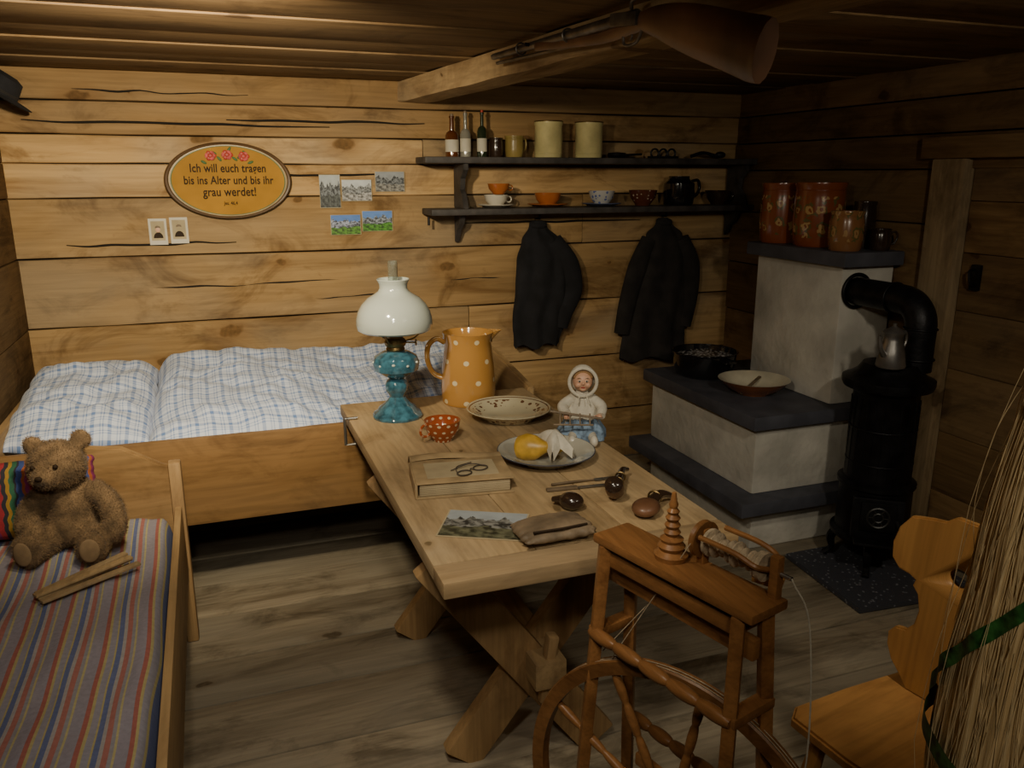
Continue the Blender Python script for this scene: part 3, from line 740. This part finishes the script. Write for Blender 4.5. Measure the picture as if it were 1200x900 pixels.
b.tube([(-.10, -.075, .105), (.06, -.085, .085)], .004, leather, 8); b.tube([(-.09, -.10, .07), (.03, -.10, .07)], .003, leather, 8)
for k in range(4): b.tube([(-.07+.03*k, -.08, .10), (-.07+.03*k, -.10, .07)], .0025, leather, 6)
b.done('toy_rake', parent=D)

# ------------------------------------------------------------------ masonry stove
b = B()
b.span(2.10, 2.755, 2.72, 3.60, .001, .20, plaster, .01); b.span(1.98, 2.755, 2.63, 3.63, .20, .26, slabm, .006)
b.span(2.09, 2.755, 2.72, 3.60, .26, .56, plaster, .012); b.span(2.05, 2.755, 2.68, 3.63, .56, .62, slabm, .006)
b.span(2.48, 2.755, 2.74, 3.32, .62, 1.225, plaster, .012); b.span(2.44, 2.755, 2.69, 3.36, 1.225, 1.285, slabm, .006)
b.done('masonry_stove')
pm = NT('speckled_plate', .5); pm.col(pm.mix(pm.math('LESS_THAN', pm.vor(pm.obj(), 45), .22), (.05, .052, .065), (.17, .18, .21)))
B().prism([(2.16, 2.12), (2.72, 2.08), (2.75, 2.60), (2.20, 2.60)], .02, pm.mat, Matrix.Translation((0, 0, .001)), .003).done('hearth_plate')
IS = empty('iron_stove')
b = B()
b.lathe([(0, .13), (.15, .13), (.16, .14), (.16, .155), (.142, .165), (.14, .35), (.15, .36), (.15, .375), (.128, .385), (.124, .74), (.13, .75), (.165, .765), (.172, .78), (.172, .80), (.15, .81), (.12, .83), (.10, .86), (0, .862)], iron, seg=40)
for k in range(4):
    a = pi/4+k*pi/2; b.tube(cr([(.12*cos(a), .12*sin(a), .14), (.15*cos(a), .15*sin(a), .09), (.145*cos(a), .145*sin(a), .04), (.17*cos(a), .17*sin(a), .01)], 5), [.02, .018, .012, .014], iron, 8)
for z in (.46, .6): b.torus((0, 0, z), .126, .004, iron)
for k in range(24):
    a = k*2*pi/24; b.cyl((.1245*cos(a), .1245*sin(a), .40), (.1245*cos(a), .1245*sin(a), .72), .004, iron, seg=6)
Rd = rotm((0, 0, -38))
b.box((Rd @ V((0, -.15, .26))), (.19, .03, .17), iron, (0, 0, -38), .008)
b.box((Rd @ V((0, -.168, .27))), (.13, .012, .12), iron, (0, 0, -38), .004)
rost = simple('worn_iron', (.06, .06, .06), .45, .7)
b.torus((Rd @ V((0, -.176, .27))), .04, .005, rost, Rd @ RX, 28, 6); b.torus((Rd @ V((0, -.176, .27))), .018, .004, rost, Rd @ RX, 20, 6)
for k in range(6):
    a = k*pi/3; b.tube([Rd @ V((.018*cos(a), -.177, .27+.018*sin(a))), Rd @ V((.04*cos(a), -.177, .27+.04*sin(a)))], .003, rost, 6)
b.box((Rd @ V((0, -.19, .175))), (.17, .09, .012), iron, (0, 0, -38), .004)
b.tube([Rd @ V((.07, -.17, .26)), Rd @ V((.075, -.20, .25))], .006, rost, 8)
b.done('stove_body', (2.47, 2.42, .021), parent=IS)
b = B()
b.tube(cr([(2.555, 2.375, .852), (2.555, 2.375, .95), (2.555, 2.375, 1.03), (2.555, 2.39, 1.075), (2.555, 2.43, 1.11), (2.555, 2.49, 1.12), (2.555, 2.58, 1.12), (2.555, 2.735, 1.12)], 5), .058, iron, 24)
b.torus((2.555, 2.375, .90), .060, .005, iron); b.torus((2.555, 2.375, 1.02), .060, .004, iron); b.torus((2.555, 2.52, 1.12), .060, .004, iron, RX); b.torus((2.555, 2.73, 1.12), .07, .008, iron, RX)
b.done('stove_pipe', parent=IS)
b = B()
b.lathe([(0, 0), (.052, 0), (.055, .006), (.046, .06), (.036, .105), (.034, .12), (.042, .135), (.040, .137), (.03, .145), (.012, .155), (.006, .16), (.008, .168), (0, .172)], pewter, seg=32)
b.tube(cr([(-.045, 0, .05), (-.07, 0, .08), (-.085, 0, .13)], 6), [.012, .009, .006], pewter, 10)
b.tube(cr([(.036, 0, .125), (.07, 0, .13), (.08, 0, .09), (.048, 0, .045)], 6), .005, pewter, 8)
b.done('pewter_jug', (2.40, 2.35, .885), (0, 0, 10))
b = B()
b.lathe([(0, 0), (.12, 0), (.14, .015), (.152, .06), (.158, .115), (.166, .122), (.158, .124), (.148, .10), (.145, .09), (.0, .086)], blackenamel, seg=40); b.lathe([(.147, .098), (.10, .112), (.05, .104), (0, .108)], speckm, seg=40)
b.torus((0, 0, .122), .16, .004, blackenamel)
for sx in (1, -1): b.torus((sx*.165, 0, .095), .03, .006, blackenamel, None, 20, 6, sy=1.2)
b.done('enamel_pot', (2.27, 3.41, .621), (0, 0, 100))
bowlm = simple('bowl_rust', (.30, .10, .03), .25, coat=.4)
b = B(); b.lathe([(0, 0), (.07, 0), (.075, .006), (.12, .03), (.158, .066), (.162, .070)], bowlm, seg=40); b.lathe([(.162, .070), (.155, .070), (.115, .038), (.07, .014), (0, .012)], creamw, seg=40); b.box((0, .02, .034), (.2, .014, .008), leather, (0, -12, 30), .003); b.done('cream_bowl', (2.285, 3.02, .621))
def pot(name, loc, r, h, mat, handle=False, rz=0, taper=.9):
    b = B()
    b.lathe([(0, 0), (r*.86, 0), (r*.92, h*.04), (r, h*.35), (r*.97, h*.75), (r*taper, h*.9), (r*(taper+.06), h*.97), (r*(taper+.05), h), (r*(taper-.04), h*.99), (r*.88, h*.7), (r*.85, h*.06), (0, h*.05)], mat, seg=36)
    b.torus((0, 0, h*.88), r*taper, r*.03, mat, None, 36, 6)
    if handle: b.tube(cr([(r*.9, 0, h*.82), (r*1.35, 0, h*.85), (r*1.5, 0, h*.6), (r*1.3, 0, h*.35), (r*.97, 0, h*.28)], 6), r*.1, mat, 10)
    return b.done(name, loc, (0, 0, rz))
pot('stoneware_crock', (2.545, 3.26, 1.286), .095, .275, terra, False, 0, .92); pot('stoneware_crock', (2.575, 3.03, 1.286), .112, .28, terra, True, 80, .95)
pot('ceramic_mug', (2.53, 2.80, 1.286), .072, .165, terra2, False, 180); pot('ceramic_mug', (2.68, 2.76, 1.286), .045, .09, darkcer, True, -30); pot('dark_crock', (2.70, 2.885, 1.286), .050, .20, darkcer)

# ------------------------------------------------------------------ wall shelf
b = B()
b.span(.95, 2.775, 3.78, 3.975, 1.65, 1.68, W_shelf, .006); b.span(.975, 2.775, 3.78, 3.975, 1.41, 1.44, W_shelf, .006)
prof = [(3.975, 1.65), (3.975, 1.44), (3.80, 1.44), (3.83, 1.50), (3.86, 1.53), (3.85, 1.58), (3.80, 1.62), (3.80, 1.65)]
prof2 = [(3.975, 1.41), (3.975, 1.27), (3.96, 1.28), (3.93, 1.33), (3.88, 1.36), (3.85, 1.41)]
for x in (1.14, 2.72):
    for pr in (prof, prof2): b.prism(pr, .025, W_shelf, Matrix(((0, 0, 1, x), (1, 0, 0, 0), (0, 1, 0, 0), (0, 0, 0, 1))), .003)
b.tube([(.99, 3.90, 1.40), (.99, 3.90, 1.36)], .006, iron)
b.done('wall_shelf')
def bottle(name, x, y, r, h, mat, nk=.35, lab=True):
    b = B(); b.lathe([(0, 0), (r, 0), (r, h*(.92-nk)), (r*.8, h*(1-nk)), (r*.35, h*(1.05-nk)), (r*.33, h*.95), (r*.42, h*.95), (r*.42, h), (0, h)], mat, seg=24)
    if lab: b.lathe([(r*1.02, h*.12), (r*1.02, h*.42)], label, seg=24)
    b.lathe([(0, h), (r*.3, h), (r*.28, h*1.05), (0, h*1.06)], leather if mat != bottlegreen else red, seg=16); return b.done(name, (x, y, 1.681))
bottle('glass_bottle', 1.105, 3.87, .032, .185, bottlebrown, .4); bottle('glass_bottle', 1.175, 3.88, .026, .20, simple('clear_glass', (.25, .24, .20), .08, coat=.5), .4); bottle('glass_bottle', 1.255, 3.87, .024, .205, bottlegreen, .35)
pot('small_jar', (1.33, 3.88, 1.681), .035, .09, darkcer); pot('small_mug', (1.42, 3.87, 1.681), .045, .10, simple('olive_enamel', (.30, .22, .07), .3), True, 10, 1.0)
def can(x, rz):
    b = B(); b.lathe([(0, 0), (.066, 0), (.068, .005), (.068, .15), (.071, .155), (.071, .17), (.067, .17), (.064, .15), (.064, .01), (0, .01)], cream, seg=40)
    b.torus((0, 0, .02), .0685, .002, cream); b.torus((0, 0, .17), .0695, .003, brass)
    b.tube(cr([(.066, 0, .14), (.10, 0, .14), (.108, 0, .09), (.10, 0, .05), (.066, 0, .045)], 6), .006, cream, 8); b.done('enamel_canister', (x, 3.87, 1.681), (0, 0, rz))
can(1.60, 30); can(1.82, 30)
b = B(); b.lathe([(0, 0), (.04, 0), (.05, .012), (.045, .025), (0, .03)], iron); b.cyl((.045, 0, .015), (.15, 0, .02), .006, iron); b.done('iron_ladle', (1.98, 3.87, 1.681), (0, 0, 5))
b = B()
for k in range(3): b.torus((k*.05, 0, .025), .022, .005, iron, RX, 20, 6)
b.box((.05, 0, .006), (.17, .03, .01), iron); b.done('iron_trivet', (2.20, 3.87, 1.681))
b = B(); b.tube(cr([(0, 0, .012), (.08, .01, .03), (.16, 0, .012)], 5), .009, iron); b.ell((.18, 0, .02), (.03, .02, .018), iron); b.done('iron_tongs', (2.42, 3.87, 1.681))
def cup(name, x, r, h, mat, sauc=None, z=1.441, y=3.87, inner=None, handle=True):
    b = B(); z0 = 0
    if sauc: b.lathe([(0, 0), (r*.8, 0), (r*1.5, .014), (r*1.52, .017), (r*.8, .006), (0, .006)], sauc, seg=36); z0 = .007
    b.lathe([(0, z0), (r*.5, z0), (r*.55, z0+h*.1), (r*.88, z0+h*.5), (r, z0+h), (r*.95, z0+h), (r*.82, z0+h*.5), (r*.4, z0+h*.15), (0, z0+h*.12)], mat, seg=36)
    if handle: b.torus((r*1.1, 0, z0+h*.6), h*.25, h*.06, mat, RX, 20, 6)
    return b.done(name, (x, y, z))
whiteblue = rimplate('white_blue', (.5, .5, .5), (.12, .16, .4), .03, .09, 50, .35)
cup('tea_cup', 1.325, .06, .055, white, white); cup('orange_cup', 1.335, .055, .05, orange, None, 1.506, 3.86)
cup('orange_bowl', 1.60, .068, .062, orange, orange, handle=False); cup('painted_bowl', 1.90, .068, .07, whiteblue, simple('blue_saucer', (.1, .13, .25), .2, coat=.4), handle=False)
cup('brown_bowl', 2.14, .075, .08, rimplate('brown_dotted', (.10, .03, .015), (.5, .4, .3), .055, .09, 45, .25), None, handle=False)
pot('black_teapot', (2.36, 3.88, 1.441), .085, .15, blackenamel, True, 0, .6); cup('dark_bowl', 2.60, .07, .075, darkcer, None)

# ------------------------------------------------------------------ coats
def coat(name, x, zt, rows, mat, sleeves, seed, thick=.07):
    b = B(); n = 64
    def fn(u, v):
        q = v*(len(rows)-1); i = min(int(q), len(rows)-2); f = q-i; f = f*f*(3-2*f)
        c = rows[i][0]*(1-f)+rows[i+1][0]*f; hw = rows[i][1]*(1-f)+rows[i+1][1]*f; z = rows[i][2]*(1-(q-i))+rows[i+1][2]*(q-i)
        a = 2*pi*u; fold = 1+(.10+.14*v)*sin(a*7+seed+3*noise.noise(V((v*3, seed, 0))))+.16*noise.noise(V((cos(a)*3, sin(a)*3, v*5+seed)))
        d = thick*(.35+.75*min(1, v*2))
        return V((c+hw*cos(a)*(1+.18*(fold-1)), -d*.62+d*.55*sin(a)*fold, z+.012*sin(a*5+seed)*v))
    b.surf(fn, n, 40, mat)
    for s_ in sleeves: b.tube(cr(s_[0], 7), s_[1], mat, 16, .7, upv=(0, 1, 0))
    b.torus((rows[0][0], -.03, rows[0][2]-.02), .035, .014, mat, rotm((20, 0, 0)), 24, 8, sy=.6)
    b.tube([(rows[0][0], -.005, rows[0][2]+.01), (rows[0][0], -.05, rows[0][2]+.01), (rows[0][0], -.05, rows[0][2]+.03)], .005, iron, 8)
    for k in range(4): b.ell((rows[-1][0]-.09, -.062, rows[-1][2]+.10+.07*k), (.008, .004, .008), pewter)
    return b.done(name, (x, YB-.022, zt), (0, 0, 0), ang=80)
coat('black_jacket', 1.60, 1.37, [(-.02, .03, 0), (-.02, .05, -.03), (-.01, .10, -.10), (0, .14, -.20), (0, .15, -.36), (-.02, .15, -.52), (-.03, .125, -.65)], cloth,
     [([(.06, -.05, -.10), (.14, -.06, -.22), (.17, -.055, -.36), (.12, -.06, -.48), (.10, -.06, -.56)], [.045, .055, .055, .05, .04])], 1)
coat('grey_coat', 2.32, 1.37, [(0, .03, 0), (0, .05, -.03), (0, .11, -.09), (-.01, .165, -.20), (-.02, .18, -.40), (-.04, .19, -.60), (-.05, .20, -.77)], cloth2,
     [([(.10, -.05, -.11), (.16, -.06, -.25), (.17, -.055, -.42), (.14, -.055, -.60)], [.045, .055, .05, .045]), ([(-.10, -.05, -.11), (-.17, -.06, -.26), (-.22, -.055, -.45), (-.25, -.055, -.62)], [.045, .055, .05, .045])], 4)

# ------------------------------------------------------------------ oval sign
S = empty('oval_motto_sign', (.09, YB-.02, 1.572))
b = B()
a_, c_ = .272, .168
DM = RX @ Matrix.Diagonal((a_, c_, 1, 1))
b.lathe([(0, 0), (1, 0), (1.0, .012), (.975, .022), (.945, .020), (.93, .014)], signb, seg=72, M=DM)
b.lathe([(.93, .0145), (.90, .0145)], simple('sign_line', (.30, .20, .06), .4), seg=72, M=DM)
b.lathe([(.90, .0145), (.885, .0145)], green, seg=72, M=DM)
b.lathe([(.885, .0145), (.5, .016), (0, .0165)], signy, seg=72, M=DM)
b.done('board', parent=S)
b = B(); pk = simple('rose_pink', (.55, .10, .10), .6, 0, .3, 60, spec=.2)
for k, (x, z) in enumerate(((-.07, .108), (0, .112), (.07, .106))):
    for j in range(7):
        a = j*2*pi/6; r = .014 if j < 6 else 0; b.ell((x+r*cos(a), -.018-.001*j, z+r*.8*sin(a)), (.012, .003, .010), pk if j % 2 else red, (0, j*30, 0), 10, 6)
for k in range(10): b.ell((-.10+.022*k, -.0175, .09+.02*(k % 3)-.01+(.015 if 2 < k < 7 else 0)), (.014, .002, .006), green, (0, random.uniform(-60, 60), 0), 10, 6)
b.done('roses', parent=S)
for t, z, sz in (('Ich will euch tragen', .038, .047), ('bis ins Alter und bis ihr', -.014, .046), ('grau werdet!', -.066, .05), ('Jes. 46,4', -.105, .02)):
    cu = bpy.data.curves.new('text', 'FONT'); cu.body = t; cu.size = sz; cu.align_x = 'CENTER'; cu.extrude = .0006; cu.offset = .0008 if sz > .03 else .0003; cu.space_character = 1.02
    to = bpy.data.objects.new('lettering', cu); scene.collection.objects.link(to); to.data.materials.append(blacktxt)
    to.parent = S; to.location = (0, -.0185, z); to.rotation_euler = (radians(90), 0, 0); to.scale = (.86, 1.08, 1)

WP = YB-.009
def wallcard(name, x, z, w, h, mat, rz=0): return card(name, w, h, mat, (x, WP, z), (90, rz, 0))
g1 = landscape('card_grey', (.3, .33, .34), (.08, .09, .10), (.06, .07, .07), 1); g2 = landscape('card_snow', (.4, .43, .45), (.14, .15, .16), (.3, .3, .3), 4); g3 = landscape('card_slate', (.2, .22, .24), (.09, .10, .11), (.2, .2, .19), 8)
g4 = landscape('card_blue', (.05, .14, .42), (.16, .18, .24), (.07, .19, .02), 11); g5 = landscape('card_green', (.07, .17, .45), (.13, .15, .18), (.06, .20, .02), 15)
for (x, z, w, h, m_) in ((.538, 1.522, .098, .155, g1), (.664, 1.526, .145, .10, g2), (.825, 1.566, .145, .095, g3), (.604, 1.366, .145, .095, g4), (.757, 1.381, .15, .098, g5)):
    wallcard('postcard', x, z, w, h, m_)
for x, z, k in ((-.228, 1.352, 0), (-.140, 1.356, 1)):
    b = B(); b.box((0, 0, .001), (.075, .115, .002), white, None, 0)
    b.box((0, .004, .0025), (.056, .085, .001), paper, None, 0)
    b.prism([(.02*cos(k_*pi/10), -.028+.026*sin(k_*pi/10)) for k_ in range(11)], .0006, blacktxt, Matrix.Translation((0, 0, .003)))
    b.ell((0, .010, .0035), (.010, .013, .0012), skin if not k else paper); b.ell((0, .019, .0033), (.011, .008, .0012), leather)
    b.done('portrait_photo', (x, WP, z), (90, 0, 0))

# ------------------------------------------------------------------ spinning wheel
b = B()
P0 = V((.708, 1.345, .9)); P1 = V((.805, 1.0, .9)); dd = (P1-P0).normalized(); nn = V((-dd.y, dd.x, 0)); nn = nn if nn.x > 0 else -nn
def S_(a, o, z): p = P0+dd*a+nn*o; return V((p.x, p.y, z))
LL = (P1-P0).length
b.bar(S_(-.01, 0, .9), S_(LL+.02, 0, .9), .095, .018, W_spin); b.bar(S_(.02, 0, .862), S_(LL-.02, 0, .862), .07, .03, W_spin)
b.bar(S_(.0, 0, .82), S_(LL, 0, .82), .02, .04, W_spin)
for a in (.015, LL-.015):
    sg = -1 if a < .1 else 1
    for o in (-.036, .036):
        b.bar(S_(a, o, .89), S_(a+sg*.03, o*2.4, .001), .024, .024, W_spin)
    b.bar(S_(a+sg*.008, -.055, .70), S_(a+sg*.008, .055, .70), .03, .02, W_spin); b.bar(S_(a+sg*.025, -.08, .2), S_(a+sg*.025, .08, .2), .03, .02, W_spin)
def turned(p0, p1, r, n=5):
    p0 = V(p0); p1 = V(p1); N = 60; pts = [p0.lerp(p1, i/N) for i in range(N+1)]
    rs = [r*(.62+.38*abs(sin(i/N*pi*n))**.6) for i in range(N+1)]
    b.tube(pts, rs, W_spin, 14)
turned(S_(.0, -.055, .70), S_(LL, -.055, .70), .014, 5); turned(S_(.0, .07, .45), S_(LL, .07, .45), .014, 6)
WC = V((.755, 1.155, .350)); d3 = V((.5, -.866, 0)); n3 = V((.866, .5, 0)); R = .34
WM = Matrix.Translation(WC) @ Matrix((d3, V((0, 0, 1)), n3)).transposed().to_4x4()
b.lathe([(R-.028, -.011), (R, -.013), (R+.003, -.009), (R-.002, -.006), (R-.002, -.002), (R+.002, 0), (R-.002, .002), (R-.002, .006), (R+.003, .009), (R, .013), (R-.028, .011), (R-.028, -.011)], W_spin, seg=96, M=WM)
for o in (-.004, .004): b.torus((0, 0, 0), R+.0012, .0010, yarnm, WM @ Matrix.Translation((0, 0, o)), 96, 5)
b.lathe([(0, -.035), (.03, -.035), (.034, -.02), (.045, -.012), (.045, .012), (.034, .02), (.03, .035), (0, .035)], W_spin, seg=28, M=WM)
for k in range(10):
    a = k*2*pi/10+.15; turned(WM @ V((.04*cos(a), .04*sin(a), 0)), WM @ V(((R-.023)*cos(a), (R-.023)*sin(a), 0)), .010, 4)
b.tube([WM @ V((0, 0, -.08)), WM @ V((0, 0, .08))], .006, steel)
b.bar(S_(.02, -.075, .35), S_(LL-.02, -.075, .35), .016, .03, W_spin); b.bar(S_(.02, .075, .35), S_(LL-.02, .075, .35), .016, .03, W_spin)
f0 = S_(.155, .0, .909)
b.lathe([(0, 0), (.03, 0), (.032, .01), (.022, .018), (.026, .026), (.02, .034), (.022, .04), (.012, .046), (.016, .053), (.011, .06), (.015, .067), (.010, .074), (.014, .081), (.009, .088), (.012, .094), (.007, .10), (.009, .107), (.006, .115), (.004, .13), (0, .132)], W_spin, f0, 24)
b.box(S_(.20, .035, .94), (.018, .018, .075), W_spin, (0, 0, 16)); b.box(S_(LL-.0, .035, .945), (.018, .018, .08), W_spin, (0, 0, 16)); b.tube([S_(.19, .035, .955), S_(LL+.03, .035, .955)], .004, steel)
q0, q1 = S_(.215, .035, .955), S_(LL-.02, .035, .955); N = 40
b.tube([q0.lerp(q1, i/N) for i in range(N+1)], [.026 if (i < 3 or i > N-4) else .016+.005*sin(i*1.3)+.004*sin(i*.4) for i in range(N+1)], yarnm, 18)
b.tube(cr([S_(LL-.01, .035, .955), S_(LL-.02, .065, .965), S_(LL-.06, .07, .975), S_(.22, .07, .975)], 5), .005, W_spin, 8); b.tube(cr([S_(LL-.01, .035, .955), S_(LL-.02, .005, .965), S_(LL-.06, .0, .975), S_(.22, .0, .975)], 5), .005, W_spin, 8)
b.lathe([(.0, -.006), (.035, -.006), (.032, 0), (.035, .006), (0, .006)], W_spin, S_(.20, .035, .955), 28, Matrix((V((0, 0, 1)), nn, dd)).transposed().to_4x4())
b.tube([S_(.2, .068, .955), WM @ V((-.20, .275, .004))], .001, yarnm, 5); b.tube([S_(.2, .0, .955), WM @ V((-.15, .305, -.004))], .001, yarnm, 5)
b.tube(cr([S_(LL+.03, .035, .955), S_(LL+.05, .07, .86), S_(LL+.06, .085, .6), S_(LL+.03, .09, .35), S_(LL+.07, .11, .12), S_(LL+.06, .1, .004)], 8), .0016, lace, 6)
b.prism([(0, 0), (.05, 0), (.055, .02), (.03, .025), (.02, .04), (0, .03)], .014, W_chair, Matrix.Translation(S_(LL-.06, .06, .91)) @ rotm((90, 0, -60)))
b.tube([S_(.2, .02, .03), S_(.2, .07, .35)], .003, steel)
b.done('spinning_wheel')

# ------------------------------------------------------------------ carved chair
C = empty('carved_chair', (1.31, 1.115, 0), (0, 0, 10))
b = B()
out = [(-.19, -.15), (-.15, -.175), (.0, -.165), (.20, -.14), (.21, 0), (.20, .14), (.0, .165), (-.15, .175), (-.19, .15), (-.20, 0)]
b.prism(out, .028, W_chairS, Matrix.Translation((0, 0, .425)), .006)
b.box((0, 0, .412), (.26, .05, .025), W_chair)
for sx in (1, -1):
    for sy in (1, -1):
        p0 = V((sx*.13, sy*.11, .425)); p1 = V((sx*.18, sy*.165, .001))
        b.tube([p0.lerp(p1, i/20) for i in range(21)], [.016+.006*sin(pi*i/20) for i in range(21)], W_chair, 8)
b.done('seat', parent=C)
half = [(.055, 0), (.075, .025), (.10, .05), (.115, .08), (.118, .11), (.105, .13), (.082, .135), (.068, .155), (.064, .19), (.074, .225), (.088, .24), (.085, .255), (.10, .262), (.125, .265), (.145, .285), (.15, .32), (.142, .36), (.12, .395), (.08, .405), (.05, .41), (.03, .428)]
out = [(w_*1.1, h_) for w_, h_ in half]+[(-w_*1.1, h_) for w_, h_ in half[::-1]]
b = B(); MB = Matrix(((0, 0, 1, 0), (1, 0, 0, 0), (0, 1, 0, 0), (0, 0, 0, 1)))
b.prism(out, .022, W_chair, MB, .004); bo = b.done('backrest', (.115, .03, .452), (0, 8, 0), parent=C)
b = B(); b.tube([(-.05, 0, .30), (.08, 0, .30)], .022, W_chair, 20, 1.0); cut = b.done('cutter', (.115, .03, .452), (0, 8, 0), parent=C)
bpy.context.view_layer.update()
md = bo.modifiers.new('b', 'BOOLEAN'); md.operation = 'DIFFERENCE'; md.object = cut; md.solver = 'EXACT'
dg = bpy.context.evaluated_depsgraph_get(); nm = bpy.data.meshes.new_from_object(bo.evaluated_get(dg)); bo.modifiers.clear(); bo.data = nm
bpy.data.objects.remove(cut)

# ------------------------------------------------------------------ distaff with flax
F = empty('flax_distaff', (.925, .605, 0))
b = B()
b.tube([(0, 0, .02), (0, 0, 1.62)], .012, W_spin, 14); b.lathe([(0, 0), (.16, 0), (.16, .03), (.05, .05), (.02, .1), (0, .1)], W_spin)
b.lathe([(0, 0), (.02, 0), (.024, .02), (.014, .035), (.018, .05), (0, .07)], W_spin, (0, 0, 1.6)); b.done('pole', parent=F)
def fr(z):
    pts = [(.62, .06), (.72, .10), (.85, .112), (1.0, .104), (1.1, .094), (1.2, .088), (1.3, .074), (1.4, .056), (1.5, .034), (1.56, .015)]
    for (a, ra), (c, rc) in zip(pts[:-1], pts[1:]):
        if z <= c: return ra+(rc-ra)*max(0, (z-a))/(c-a)
    return .015
def corf(u, v):
    z = .66+.9*v; a = 2*pi*u; r = fr(z)*(.99+.02*sin(a*17+3*noise.noise(V((a, z*3, 0))))+.025*sin(a*7+z*5)+.012*sin(a*41+z*2))
    return V((r*cos(a), r*sin(a), z))
b = B(); b.surf(corf, 240, 50, flaxm); b.done('flax_core', parent=F, ang=180)
cu = bpy.data.curves.new('flax_strands', 'CURVE'); cu.dimensions = '3D'; cu.bevel_depth = .0004; cu.bevel_resolution = 0; cu.materials.append(flaxs)
for k in range(420):
    a = random.uniform(0, 2*pi); z0 = random.uniform(.95, 1.56); z1 = random.uniform(.60, z0-.25); sp = cu.splines.new('POLY'); n = 12; sp.points.add(n-1)
    tw = random.uniform(-.25, .25); rr = random.uniform(1.0, 1.045); ph = random.uniform(0, 6); fly = random.random() < .08
    for i in range(n):
        t = i/(n-1); z = z0+(z1-z0)*t; r = fr(z)*rr+.001*sin(t*9+ph)+(.018*sin(pi*t) if fly else 0); aa = a+tw*t+.06*sin(t*5+ph)
        sp.points[i].co = (r*cos(aa), r*sin(aa), z, 1)
fo = bpy.data.objects.new('flax_strands', cu); scene.collection.objects.link(fo); fo.parent = F
b = B(); gr = simple('green_ribbon', (.035, .14, .035), .4, 0, .5, 60)
def rib(a0, a1, z0, z1, n=60):
    def fn(u, v):
        z = z0+(z1-z0)*u; a = a0+(a1-a0)*u; r = fr(z)*1.06+.006+.003*sin(u*30)
        return V((r*cos(a), r*sin(a), z+(v-.5)*.028))
    b.surf(fn, n, 3, gr)
rib(-4.6, -2.3, 1.52, 1.20); rib(-2.3, -4.4, 1.20, .90); rib(-4.4, 1.0, .90, .82)
b.tube(cr([(-.11, -.05, .85), (-.15, -.07, .88), (-.13, -.05, .82), (-.10, -.05, .84), (-.14, -.07, .78)], 6), .008, gr, 6, .3); b.done('ribbon', parent=F)

# ------------------------------------------------------------------ lights
def spot(name, loc, tgt, e, col, size=100, blend=.6, rad=.04):
    l = bpy.data.lights.new(name, 'SPOT'); l.energy = e; l.color = col; l.spot_size = radians(size); l.spot_blend = blend; l.shadow_soft_size = rad
    o = bpy.data.objects.new(name, l); scene.collection.objects.link(o); o.location = loc; o.rotation_euler = (V(tgt)-V(loc)).to_track_quat('-Z', 'Y').to_euler(); return o
spot('ceiling_or_fill_spot', (-.05, 1.75, 1.93), (-.15, 4.0, 1.22), 190, (1, .85, .58), 112, 1, .05)
spot('ceiling_or_fill_spot', (.1, 1.0, 1.95), (.75, 2.6, .5), 50, (1, .89, .68), 105, 1, .07)
spot('ceiling_or_fill_spot', (-.1, .3, 1.95), (-.3, 2.3, .4), 33, (1, .91, .77), 100, .9, .07)
spot('ceiling_or_fill_spot', (1.35, .5, 1.95), (2.1, 2.6, .65), 52, (1, .89, .70), 108, 1, .07)  # added fill to brighten the stove and the right part of the room
spot('ceiling_or_fill_spot', (.25, -.2, 1.95), (.95, .65, 1.1), 16, (1, .87, .66), 62, .8, .07)  # weak fill added only so the flax gets light, no fixture there
w = bpy.data.worlds.new('world'); scene.world = w; w.use_nodes = True; w.node_tree.nodes['Background'].inputs[0].default_value = (1, .8, .55, 1); w.node_tree.nodes['Background'].inputs[1].default_value = .05
